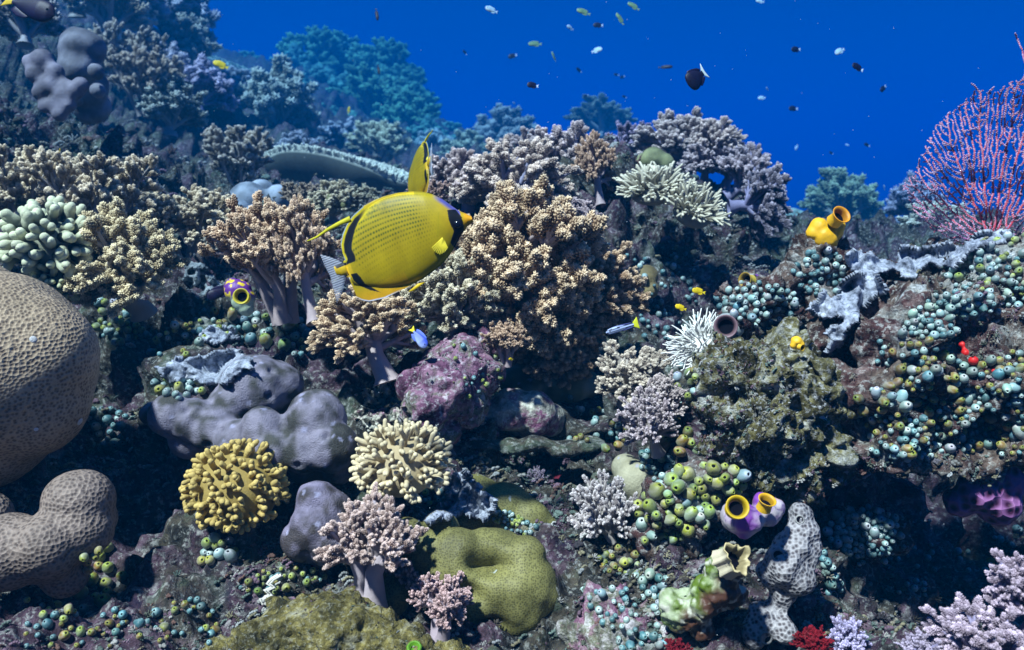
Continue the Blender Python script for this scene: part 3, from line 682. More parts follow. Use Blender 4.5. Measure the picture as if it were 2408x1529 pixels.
# finger corals
def finger(name, label, vx, vy, d, wpx, dirn, me, sq=1.0, col=(1, 1, 1)):
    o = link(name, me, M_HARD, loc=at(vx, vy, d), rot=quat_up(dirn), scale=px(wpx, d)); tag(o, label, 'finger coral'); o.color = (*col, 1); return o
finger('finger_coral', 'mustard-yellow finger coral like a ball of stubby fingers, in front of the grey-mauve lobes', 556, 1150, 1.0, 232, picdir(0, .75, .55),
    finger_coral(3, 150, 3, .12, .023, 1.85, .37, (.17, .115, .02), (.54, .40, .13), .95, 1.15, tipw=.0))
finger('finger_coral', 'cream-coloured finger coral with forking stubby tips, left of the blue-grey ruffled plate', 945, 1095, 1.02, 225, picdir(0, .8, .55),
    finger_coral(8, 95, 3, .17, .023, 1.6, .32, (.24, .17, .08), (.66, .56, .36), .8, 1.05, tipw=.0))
M2 = finger_coral(12, 60, 3, .26, .024, 1.5, .25, (.16, .14, .10), (.74, .68, .52), .6, .62, lump=.1, tipw=.2, updir=.3)
o = finger('staghorn_coral', 'cream staghorn plate with blunt upright tips, upper of the two on the ridge', 1535, 455, 1.72, 185, picdir(-.1, .9, .5), M2)
o.scale = (o.scale[0] * 1.0, o.scale[1], o.scale[2] * .75)
o = finger('staghorn_coral', 'cream staghorn plate hanging over the dark face of the ridge, lower of the two', 1625, 505, 1.68, 160, picdir(.3, .75, .5), M2)
knob = finger_coral(15, 60, 2, .22, .05, 1.7, .30, (.05, .06, .05), (.62, .64, .44), .9, 1.0, tipw=.45)
finger('knobbed_coral', 'green-cream knobbly coral above the large tan brain coral', 120, 575, 1.3, 200, picdir(.2, .7, .6), knob)
finger('knobbed_coral', 'small shaded knobbly coral squeezed between the large tan dome and the cream soft coral', 140, 650, 1.3, 120, picdir(.5, .3, .6), knob, col=(.8, .8, .7))
fanw = finger_coral(21, 150, 2, .30, .011, 1.5, .22, (.45, .45, .42), (.90, .90, .86), .6, .8, tipw=.1, k=6)
finger('needle_coral', 'bright white needle-fine coral tuft at the left foot of the right-hand reef', 1655, 815, 1.08, 155, picdir(-.35, .6, .5), fanw)
# table corals seen edge on
def table(name, label, a, b, d1, d2, depth, thick_px, drop, mat_top=(.68, .70, .60), seed=0, nub=9, tilt=.16):
    """plate between picture points a and b, receding by depth metres, with knobbly rim"""
    d1, d2 = far(d1), far(d2); rng = np.random.default_rng(seed); A = cen(*a, d1); B = cen(*b, d2); mid = (A + B) / 2; ex = (B - A) / 2; L = np.linalg.norm(ex); ex = ex / L
    ez = np.array([0, 0, 1.]); ez = ez + np.array([0, tilt, 0]); ez = ez - ex * ez.dot(ex); ez /= np.linalg.norm(ez); ey = np.cross(ez, ex)
    th = px(thick_px, (d1 + d2) / 2); n = 72; rings = []
    Ac = Acc(); ang = np.linspace(0, 2 * np.pi, n, endpoint=False)
    edge = 1 + .06 * np.sin(ang * 3 + seed) + .04 * np.sin(ang * 7 + 1)
    def ringp(r, z): return np.stack([np.cos(ang) * L * edge * r, np.sin(ang) * depth * edge * r, np.full(n, z) + drop * (1 - (np.cos(ang) * r) ** 2) * L * .3], 1)
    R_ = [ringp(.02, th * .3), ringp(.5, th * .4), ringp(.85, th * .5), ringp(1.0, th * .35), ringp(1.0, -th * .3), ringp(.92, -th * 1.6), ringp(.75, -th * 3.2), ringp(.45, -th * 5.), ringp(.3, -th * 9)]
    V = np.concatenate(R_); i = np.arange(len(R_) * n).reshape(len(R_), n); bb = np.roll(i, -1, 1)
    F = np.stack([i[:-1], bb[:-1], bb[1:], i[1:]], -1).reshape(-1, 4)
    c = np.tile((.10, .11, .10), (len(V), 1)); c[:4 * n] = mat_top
    Ac.add(V, F, c)
    Nn_ = int(60 * nub)
    for k in range(Nn_):
        r = math.sqrt(rng.random()) if k % 3 else 1.0; a_ = rng.random() * 2 * math.pi; ed = 1 + .06 * math.sin(a_ * 3 + seed) + .04 * math.sin(a_ * 7 + 1)
        p = np.array([math.cos(a_) * L * ed * r, math.sin(a_) * depth * ed * r, th * .4 + drop * (1 - (math.cos(a_) * r) ** 2) * L * .3])
        dd_ = np.array([math.cos(a_) * .7 * r ** 3, math.sin(a_) * .7 * r ** 3, 1.]) + rng.normal(0, .2, 3)
        V, F = tube([p - dd_ * .2 * th, p + dd_ * th * (.25 + .25 * rng.random())], [th * .20, th * .17], 5)
        Ac.add(V, F, np.array(mat_top) * (.85 + .35 * rng.random()))
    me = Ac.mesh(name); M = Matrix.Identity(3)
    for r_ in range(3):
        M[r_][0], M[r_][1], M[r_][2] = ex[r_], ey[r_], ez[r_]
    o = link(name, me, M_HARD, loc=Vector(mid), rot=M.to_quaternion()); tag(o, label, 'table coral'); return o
table('table_coral', 'long arched table coral with a knobbly whitish rim and dark underside, behind the yellow butterflyfish', (628, 398), (958, 434), 2.5, 2.4, .22, 15, .62, seed=1, nub=30)
table('table_coral', 'distant thin table coral with pale teal rim, lower one on the left slope', (452, 150), (548, 196), 4.6, 4.6, .30, 8, .0, (.45, .55, .42), 2, 4)
table('table_coral', 'distant wide table coral with pale teal rim behind the small yellow fish', (470, 130), (690, 212), 5.2, 5.0, .45, 10, .0, (.45, .55, .42), 3, 6)
table('table_coral', 'hazy shelf of table coral stepping down the far slope into blue water', (985, 285), (1062, 312), 6.0, 6.0, .5, 9, .0, (.40, .5, .42), 4, 4)
# ------------------------------------------------------------------ soft corals
def proto(seed, **kw):
    st, cr = soft_coral(seed, **kw)
    n = len(cr.vertices); V = np.empty(n * 3, dtype=np.float32); cr.vertices.foreach_get('co', V); V = V.reshape(-1, 3)
    wdt = max(np.percentile(V[:, 0], 99) - np.percentile(V[:, 0], 1), .01)
    st.materials.append(M_STEM); cr.materials.append(M_CROWN)
    return st, cr, wdt
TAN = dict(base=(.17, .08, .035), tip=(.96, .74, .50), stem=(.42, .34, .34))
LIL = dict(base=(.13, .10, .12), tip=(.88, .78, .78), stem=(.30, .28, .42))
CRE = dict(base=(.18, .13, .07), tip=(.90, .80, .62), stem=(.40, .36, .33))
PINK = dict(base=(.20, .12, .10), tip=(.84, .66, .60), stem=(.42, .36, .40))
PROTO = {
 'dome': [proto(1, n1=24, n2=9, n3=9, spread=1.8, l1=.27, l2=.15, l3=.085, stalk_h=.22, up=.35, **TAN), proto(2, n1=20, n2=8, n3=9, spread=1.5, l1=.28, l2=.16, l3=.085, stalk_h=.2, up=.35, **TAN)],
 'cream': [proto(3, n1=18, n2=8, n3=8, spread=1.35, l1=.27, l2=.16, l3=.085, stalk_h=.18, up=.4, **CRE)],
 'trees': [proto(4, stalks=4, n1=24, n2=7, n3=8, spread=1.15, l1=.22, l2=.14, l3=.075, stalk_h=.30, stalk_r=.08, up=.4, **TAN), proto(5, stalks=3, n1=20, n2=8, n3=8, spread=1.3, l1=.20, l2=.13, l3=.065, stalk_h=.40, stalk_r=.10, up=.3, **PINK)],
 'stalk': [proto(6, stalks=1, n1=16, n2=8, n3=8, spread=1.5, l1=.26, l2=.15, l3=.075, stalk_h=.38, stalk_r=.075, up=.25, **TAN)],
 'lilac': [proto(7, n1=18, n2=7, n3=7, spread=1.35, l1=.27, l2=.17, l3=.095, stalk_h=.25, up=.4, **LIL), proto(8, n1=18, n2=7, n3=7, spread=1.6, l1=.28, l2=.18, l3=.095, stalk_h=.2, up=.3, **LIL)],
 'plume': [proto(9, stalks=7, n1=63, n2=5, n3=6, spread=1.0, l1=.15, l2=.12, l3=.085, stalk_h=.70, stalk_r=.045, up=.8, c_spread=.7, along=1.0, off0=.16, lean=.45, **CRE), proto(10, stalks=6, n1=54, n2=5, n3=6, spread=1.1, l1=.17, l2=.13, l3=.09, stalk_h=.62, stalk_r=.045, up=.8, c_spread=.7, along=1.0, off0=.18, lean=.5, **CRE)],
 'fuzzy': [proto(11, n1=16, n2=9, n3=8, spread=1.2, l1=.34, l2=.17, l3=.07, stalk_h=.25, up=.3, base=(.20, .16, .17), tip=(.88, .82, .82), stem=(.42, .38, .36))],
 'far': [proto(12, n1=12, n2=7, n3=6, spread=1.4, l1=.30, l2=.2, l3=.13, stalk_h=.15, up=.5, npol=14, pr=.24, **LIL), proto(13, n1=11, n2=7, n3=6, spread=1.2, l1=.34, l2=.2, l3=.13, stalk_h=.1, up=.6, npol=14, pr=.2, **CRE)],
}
SC = [
 # kind, variant, vx, vy of the foot, depth, width px, height factor, tilt (x, up, toward), tint (bluer where distance haze is painted in), label
 ('dome', 0, 1235, 745, 1.36, 330, 1.0, (.05, .8, .5), (1, 1, 1), 'biggest tan soft coral, a wide bushy dome right of the yellow butterflyfish'),
 ('cream', 0, 1065, 790, 1.27, 190, .95, (-.1, .85, .5), (1, 1, .95), 'yellowish soft coral bush under the chin of the large butterflyfish'),
 ('stalk', 0, 906, 884, 1.18, 235, .8, (-.2, .95, .1), (1, 1, 1), 'tan soft coral with one clear pale stalk, just below the butterflyfish tail'),
 ('stalk', 0, 936, 800, 1.3, 130, 1.1, (.0, .95, .2), (.95, .9, .88), 'small tan soft coral on a thick stalk directly below the butterflyfish belly'),
 ('trees', 0, 668, 735, 1.30, 235, 1.1, (-.1, .95, .1), (1, .97, 1), 'tan soft coral tree group left of the butterflyfish tail'),
 ('stalk', 0, 735, 742, 1.24, 130, 1.7, (-.1, 1, .05), (.95, .92, 1), 'tall narrow soft coral with a long mauve stalk beside the butterflyfish tail fin'),
 ('cream', 0, 330, 725, 1.38, 235, .95, (0, .8, .5), (1.08, 1.02, .85), 'cream-yellow soft coral cushion right of the large tan brain coral'),
 ('fuzzy', 0, 190, 700, 1.33, 85, .9, (.0, .8, .5), (.95, .8, .85), 'small pinkish soft coral on the top right shoulder of the large brain coral'),
 ('trees', 0, 1190, 852, 1.2, 95, .95, (0, 1, .15), (.85, .8, .85), 'little brown soft coral tree beneath the biggest tan soft coral'),
 ('dome', 1, 1330, 720, 1.42, 200, 1.0, (.6, .2, .4), (.92, .88, .88), 'brownish soft coral lobe drooping at the right flank of the biggest tan one'),
 ('dome', 1, 1290, 800, 1.38, 190, .8, (.3, -.1, .8), (.78, .72, .72), 'shaded brown soft coral skirt under the biggest tan soft coral'),
 ('trees', 1, 868, 1398, .90, 215, .95, (.05, 1, .15), (1, 1, 1), 'pink-tan soft coral on three pale stalks, left of the ring-shaped coral'),
 ('trees', 1, 1040, 1492, .86, 135, .95, (0, 1, .15), (1.0, .92, 1.0), 'small pink soft coral on forked stalks near the bottom edge'),
 ('lilac', 0, 950, 1398, .93, 110, 1.2, (.2, .95, .1), (.85, .7, .65), 'dim brown soft coral sprig between the two pink stalked soft corals'),
 ('fuzzy', 0, 1440, 1290, 1.04, 135, 1.15, (-.15, .95, .2), (1, 1, 1), 'whitish fuzzy soft coral standing left of the big green sea squirt clump'),
 ('fuzzy', 0, 1545, 1060, 1.1, 120, 1.1, (-.2, .95, .3), (.95, .88, .92), 'pale lilac fuzzy soft coral left of the rough yellow-grey boulder'),
 ('fuzzy', 0, 1475, 945, 1.27, 165, .7, (0, .8, .6), (1, .93, .75), 'flat cream soft coral cushion right of the green-grey knobs'),
 ('fuzzy', 0, 1565, 990, 1.12, 110, .9, (-.2, .8, .6), (.95, .88, .85), 'dusty soft coral tuft hugging the left side of the rough boulder'),
 ('fuzzy', 0, 1262, 1155, 1.2, 45, 1.1, (0, 1, .2), (.5, .45, .6), 'tiny dim lilac sprig in the dark hollow'),
 ('lilac', 1, 2320, 1590, .70, 235, .75, (0, .9, .3), (.80, .75, .92), 'pale lavender soft coral spread along the bottom right corner'),
 ('lilac', 0, 2420, 1480, .72, 170, 1.0, (-.1, .95, .2), (.80, .75, .92), 'upper lavender soft coral at the right edge of the bottom corner'),
 ('lilac', 0, 2170, 1560, .72, 95, .7, (-.3, .9, .3), (.7, .7, .92), 'low lavender soft coral frond at the left end of the bottom corner patch'),
 ('lilac', 1, 1995, 1540, .74, 85, 1.1, (0, 1, .2), (.9, .95, 1.4), 'small bluish soft coral sprig near the red tuft at the bottom edge'),
 ('fuzzy', 0, 1912, 1545, .74, 80, .7, (0, 1, .3), (.40, .02, .04), 'bright red soft coral tuft at the bottom edge below the pitted sponge'),
 ('fuzzy', 0, 1588, 1548, .78, 60, .7, (0, 1, .3), (.32, .02, .04), 'second, smaller red tuft at the bottom edge beside the pink crust'),
 ('lilac', 0, 1335, 480, 1.95, 185, .9, (0, 1, .1), (1.1, 1, .95), 'broad lilac soft coral at the left end of the ridge top'),
 ('stalk', 0, 1410, 474, 1.85, 95, 1.4, (0, 1, .05), (.95, .85, .9), 'lilac soft coral on a tall pale stem in the dip of the ridge'),
 ('lilac', 1, 1470, 385, 2.1, 105, 1.0, (0, 1, .0), (.7, .65, .9), 'darker violet soft coral poking up left of the highest ridge coral'),
 ('lilac', 1, 1605, 400, 2.05, 205, .72, (.0, 1, .1), (1.1, 1.02, .95), 'highest pale lilac soft coral crowning the ridge'),
 ('lilac', 0, 1680, 395, 2.0, 115, .9, (.1, 1, .1), (1.15, 1.05, .95), 'pale pointed soft coral at the right shoulder of the ridge crown'),
 ('lilac', 1, 1715, 460, 1.95, 150, .9, (.75, .55, .1), (.9, .85, .9), 'lilac soft coral leaning out over open water on the right of the ridge'),
 ('lilac', 0, 1722, 488, 1.9, 150, .8, (.9, .1, .1), (.62, .62, .72), 'dusky soft coral drooping from the right end of the ridge'),
  ('lilac', 1, 1655, 425, 2.0, 115, .9, (0, 1, .2), (.95, .88, .9), 'small lilac soft coral directly above the lower cream staghorn plate'),
 ('lilac', 0, 1705, 445, 2.0, 120, .9, (.3, .9, .2), (.85, .8, .88), 'lilac soft coral tucked between the ridge crown and the drooping end of the ridge'),
 ('lilac', 1, 1190, 520, 1.85, 250, .8, (0, .9, .4), (1.2, 1.08, .9), 'wide pale soft coral carpet above the snout of the butterflyfish'),
 ('lilac', 0, 1100, 490, 1.9, 150, .85, (-.1, .95, .3), (1.05, .95, .9), 'pale soft coral bush between the rear butterflyfish and the ridge'),
 ('plume', 0, 1008, 505, 1.6, 85, .9, (-.1, 1, .1), (.85, .66, .75), 'pinkish soft coral spikes overlapping the rear butterflyfish'),
 ('lilac', 0, 1250, 420, 2.05, 130, .8, (0, 1, .1), (1.05, .95, .9), 'pale soft coral tuft at the low left start of the ridge'),
 ('lilac', 0, 1345, 540, 1.72, 90, .8, (.2, .8, .5), (.95, .85, .85), 'lilac soft coral just above the right top of the biggest tan dome'),
 ('plume', 1, 1745, 680, 2.1, 210, .85, (.05, .9, .3), (.75, .85, .95), 'hazy grey-blue soft coral bush below the drooping end of the ridge'),
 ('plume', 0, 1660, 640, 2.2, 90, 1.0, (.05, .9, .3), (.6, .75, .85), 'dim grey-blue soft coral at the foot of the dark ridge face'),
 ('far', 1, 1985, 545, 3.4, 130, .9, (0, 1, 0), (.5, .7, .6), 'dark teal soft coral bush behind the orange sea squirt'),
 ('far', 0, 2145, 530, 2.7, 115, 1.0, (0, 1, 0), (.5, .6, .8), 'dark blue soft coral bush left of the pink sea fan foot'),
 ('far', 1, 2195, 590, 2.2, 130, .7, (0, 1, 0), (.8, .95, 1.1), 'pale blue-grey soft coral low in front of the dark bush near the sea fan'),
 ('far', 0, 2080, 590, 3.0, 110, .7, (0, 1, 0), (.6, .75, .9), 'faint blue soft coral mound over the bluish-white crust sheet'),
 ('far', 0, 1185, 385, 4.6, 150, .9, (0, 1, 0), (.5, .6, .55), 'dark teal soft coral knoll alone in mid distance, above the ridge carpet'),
 ('plume', 0, 55, 545, 1.62, 190, 1.0, (-.05, 1, .1), (1.05, 1, .95), 'cream plume soft coral at the left edge above the knobbly coral'),
 ('plume', 1, 225, 560, 1.6, 235, .95, (.0, 1, .1), (1.02, .97, .95), 'tallest cream plume soft coral on the left slope'),
 ('plume', 1, 125, 500, 1.75, 150, 1.0, (0, 1, .1), (.95, .9, .9), 'cream plume soft coral filling the gap between the two tall ones at left'),
 ('plume', 1, 430, 600, 1.75, 230, .75, (0, .95, .3), (.95, .9, .85), 'rounded tan plume soft coral left of the blue-grey coral heads'),
 ('plume', 0, 300, 600, 1.7, 130, .8, (.0, .95, .2), (.85, .82, .8), 'shaded plume soft coral at the foot of the tallest cream one'),
 ('plume', 0, 565, 445, 2.15, 150, .9, (-.1, 1, .1), (.8, .8, .9), 'grey-lilac plume soft coral at the left end of the long table coral'),
 ('cream', 0, 785, 520, 1.95, 105, .8, (0, .9, .3), (1.0, 1.0, .95), 'pale cushion soft coral seen just over the dorsal curve of the butterflyfish'),
 ('cream', 0, 845, 505, 2.0, 80, .8, (0, .9, .3), (.85, .9, .9), 'greyish cushion soft coral right under the table coral'),
 ('plume', 0, 705, 500, 2.0, 75, .9, (0, 1, .1), (.85, .75, .75), 'small brownish soft coral right of the blue-grey coral heads'),
 ('cream', 0, 520, 600, 1.7, 90, .8, (0, .9, .3), (.8, .85, .95), 'bluish cushion soft coral left of the tan tree group'),
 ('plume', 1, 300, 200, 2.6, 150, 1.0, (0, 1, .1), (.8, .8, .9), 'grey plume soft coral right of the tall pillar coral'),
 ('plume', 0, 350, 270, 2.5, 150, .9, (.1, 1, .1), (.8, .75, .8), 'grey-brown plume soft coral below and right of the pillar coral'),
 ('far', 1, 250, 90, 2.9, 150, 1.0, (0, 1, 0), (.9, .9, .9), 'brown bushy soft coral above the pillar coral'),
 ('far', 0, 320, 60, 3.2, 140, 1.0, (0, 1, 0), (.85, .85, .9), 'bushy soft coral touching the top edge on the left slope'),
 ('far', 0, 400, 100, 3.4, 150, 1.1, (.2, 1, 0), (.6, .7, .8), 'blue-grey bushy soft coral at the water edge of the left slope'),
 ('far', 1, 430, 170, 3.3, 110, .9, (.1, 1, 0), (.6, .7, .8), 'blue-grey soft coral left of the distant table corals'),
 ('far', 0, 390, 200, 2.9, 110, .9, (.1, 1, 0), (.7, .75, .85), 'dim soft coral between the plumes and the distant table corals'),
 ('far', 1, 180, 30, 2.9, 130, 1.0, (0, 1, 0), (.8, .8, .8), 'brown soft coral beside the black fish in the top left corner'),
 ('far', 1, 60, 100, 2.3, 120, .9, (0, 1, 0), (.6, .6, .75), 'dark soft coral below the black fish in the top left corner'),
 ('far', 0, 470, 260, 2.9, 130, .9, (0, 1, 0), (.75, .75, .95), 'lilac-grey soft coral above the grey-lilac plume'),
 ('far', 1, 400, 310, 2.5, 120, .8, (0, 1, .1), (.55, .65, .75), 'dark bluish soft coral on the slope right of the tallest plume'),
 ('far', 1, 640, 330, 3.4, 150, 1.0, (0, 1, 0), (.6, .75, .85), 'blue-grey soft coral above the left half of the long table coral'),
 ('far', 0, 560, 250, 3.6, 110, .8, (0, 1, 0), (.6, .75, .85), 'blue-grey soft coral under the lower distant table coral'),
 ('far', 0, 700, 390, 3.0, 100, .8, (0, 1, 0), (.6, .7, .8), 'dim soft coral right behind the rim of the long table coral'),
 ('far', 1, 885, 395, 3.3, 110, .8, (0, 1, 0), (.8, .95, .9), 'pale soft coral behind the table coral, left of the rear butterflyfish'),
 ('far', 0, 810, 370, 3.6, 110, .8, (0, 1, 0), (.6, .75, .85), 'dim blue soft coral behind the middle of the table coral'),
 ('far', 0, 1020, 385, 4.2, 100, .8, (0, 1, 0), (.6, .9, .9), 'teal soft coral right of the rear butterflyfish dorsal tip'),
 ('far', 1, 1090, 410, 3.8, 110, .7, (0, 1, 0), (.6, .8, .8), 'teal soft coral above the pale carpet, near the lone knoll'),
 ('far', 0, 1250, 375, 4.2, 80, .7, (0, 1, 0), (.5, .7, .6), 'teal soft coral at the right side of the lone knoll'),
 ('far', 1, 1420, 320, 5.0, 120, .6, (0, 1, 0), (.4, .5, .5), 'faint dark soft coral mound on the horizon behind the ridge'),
]
FAR_HILL = [(690, 165, 6.2, 110), (745, 150, 6.4, 110), (800, 150, 6.6, 130), (850, 165, 6.6, 110), (895, 200, 6.4, 110), (935, 235, 6.2, 90), (965, 262, 6.0, 80), (760, 215, 5.8, 120),
            (830, 235, 5.8, 130), (885, 280, 5.6, 130), (700, 240, 5.4, 120), (770, 300, 5.0, 120), (850, 330, 4.8, 120), (945, 320, 5.4, 110), (1000, 345, 5.2, 100), (1050, 370, 5.0, 90),
            (1040, 330, 5.8, 90), (620, 170, 6.0, 80), (580, 130, 6.4, 70), (940, 370, 4.6, 110)]
HILLW = ['nearest the small yellow fish', 'second from the left on the hazy hill crest', 'on the very top of the hazy hill', 'just right of the hazy hill top', 'halfway down the right crest of the hazy hill',
         'lower on the right crest of the hazy hill', 'at the right foot of the hazy hill crest', 'on the hazy hill face under its left crest', 'on the hazy hill face under its top', 'on the hazy hill face at its right side',
         'at the left base of the hazy hill', 'low on the hazy hill in the middle', 'lowest on the hazy hill above the table coral', 'between the hazy hill and the stepped shelf', 'below the stepped shelf of table coral',
         'at the sea bed end of the stepped shelf', 'on the stepped shelf near open water', 'behind the upper distant table coral', 'smallest, at the hazy horizon left of the hill', 'just left of the rear butterflyfish in the haze']
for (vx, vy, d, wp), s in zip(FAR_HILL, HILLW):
    SC.append(('far', int(vx) % 2, vx, vy + (58 if vx < 870 else 34), d, wp * 1.2, .78, (0, 1, 0), (.22, .62, .46), 'haze-tinted teal bushy soft coral ' + s))  # teal tint paints water haze into the far hill corals
rs = random.Random(5)
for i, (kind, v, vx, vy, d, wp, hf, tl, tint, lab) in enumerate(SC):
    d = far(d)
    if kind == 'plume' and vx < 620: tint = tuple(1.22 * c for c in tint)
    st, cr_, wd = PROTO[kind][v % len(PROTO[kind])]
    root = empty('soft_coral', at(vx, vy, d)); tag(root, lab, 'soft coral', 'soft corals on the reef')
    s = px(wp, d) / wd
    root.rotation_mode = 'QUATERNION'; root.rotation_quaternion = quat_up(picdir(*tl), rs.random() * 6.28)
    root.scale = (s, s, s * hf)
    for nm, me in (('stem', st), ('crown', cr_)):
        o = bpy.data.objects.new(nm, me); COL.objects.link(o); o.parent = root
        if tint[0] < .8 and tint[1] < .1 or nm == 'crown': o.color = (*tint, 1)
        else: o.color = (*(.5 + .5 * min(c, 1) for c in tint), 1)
# ------------------------------------------------------------------ fish
def inpoly(x, y, P):
    P = np.array(P, float); c = np.zeros(x.shape, bool); n = len(P)
    for i in range(n):
        (ax, ay), (bx, by) = P[i], P[(i + 1) % n]
        c ^= ((ay > y) != (by > y)) & (x < (bx - ax) * (y - ay) / (by - ay + 1e-9) + ax)
    return c
def segdist(x, y, P):
    best = np.full(x.shape, 1e9)
    for (ax, ay), (bx, by) in zip(P[:-1], P[1:]):
        dx, dy = bx - ax, by - ay; t = np.clip(((x - ax) * dx + (y - ay) * dy) / (dx * dx + dy * dy + 1e-9), 0, 1)
        best = np.minimum(best, np.hypot(x - ax - t * dx, y - ay - t * dy))
    return best
M_FISH = mat_attr('fish_skin', .5, .3, .12, 900, var=.25)
M_FIN, _t, _b = new_mat('fish_fin', .5, .3)
_a = N(_t, 'ShaderNodeVertexColor', layer_name='Col'); _t.links.new(_a.outputs[0], _b.inputs['Base Color'])
M_CLEARFIN, _t, _b = new_mat('clear_fin', .5, .3)
_a = N(_t, 'ShaderNodeVertexColor', layer_name='Col'); _t.links.new(_a.outputs[0], _b.inputs['Base Color'])
_w = N(_t, 'ShaderNodeTexWave'); _w.wave_type = 'BANDS'; _w.bands_direction = 'Z'; _w.inputs['Scale'].default_value = 130; _t.links.new(objco(_t), _w.inputs['Vector'])
_r = ramp(_t, _w.outputs[1], ((.3, (.22,) * 3), (.7, (.6,) * 3))); _t.links.new(_r.outputs[0], _b.inputs['Alpha'])
M_EYE, _t, _b = new_mat('fish_eye', .12, .6); _b.inputs['Base Color'].default_value = (.006, .006, .01, 1)
def slab(name, pts, th, col, mat, parent, n=None):
    """thin rounded fin from an outline in the fish's x-z plane"""
    P = np.array(pts, float); c = P.mean(0); k = len(P); V = []
    for s in (1, -1):
        V += [(p[0], s * th * .25, p[1]) for p in P]
        V += [((p[0] * .75 + c[0] * .25), s * th, (p[1] * .75 + c[1] * .25)) for p in P]
        V += [(c[0], s * th, c[1])]
    V = np.array(V); F = []; T = []; o = 2 * k + 1
    for i in range(k):
        j = (i + 1) % k
        F.append((i, j, k + j, k + i)); T.append((k + i, k + j, 2 * k)); F.append((o + j, o + i, o + k + i, o + k + j)); T.append((o + k + j, o + k + i, o + 2 * k)); F.append((j, i, o + i, o + j))
    c_ = col(V) if callable(col) else np.tile(col, (len(V), 1))
    return link(name, mesh_np(name, V, [np.array(F), np.array(T)], c_, True), mat, parent)
# the large dotted butterflyfish, modelled in its own frame (x forward, z up)
ax_a = R(20.6); PX = px(1, .85)
def to_uw(p, o=(815, 632)):
    dx, dy = p[0] - o[0], -(p[1] - o[1]); return (dx * math.cos(ax_a) + dy * math.sin(ax_a), -dx * math.sin(ax_a) + dy * math.cos(ax_a))
def UW(l): return [to_uw(p) for p in l]
TOP = [(790, 624), (806, 617), (811, 610), (803, 596), (801, 575), (806, 552), (815, 530), (830, 508), (858, 484), (885, 470), (910, 461), (940, 454), (975, 451), (1000, 452), (1025, 459), (1050, 473), (1070, 488), (1085, 499), (1100, 503), (1114, 513)]
BOT = [(792, 648), (812, 650), (821, 655), (817, 668), (821, 684), (835, 700), (850, 707), (868, 710), (905, 702), (950, 681), (1000, 655), (1040, 625), (1062, 600), (1076, 576), (1086, 558), (1098, 540), (1106, 530), (1114, 524)]
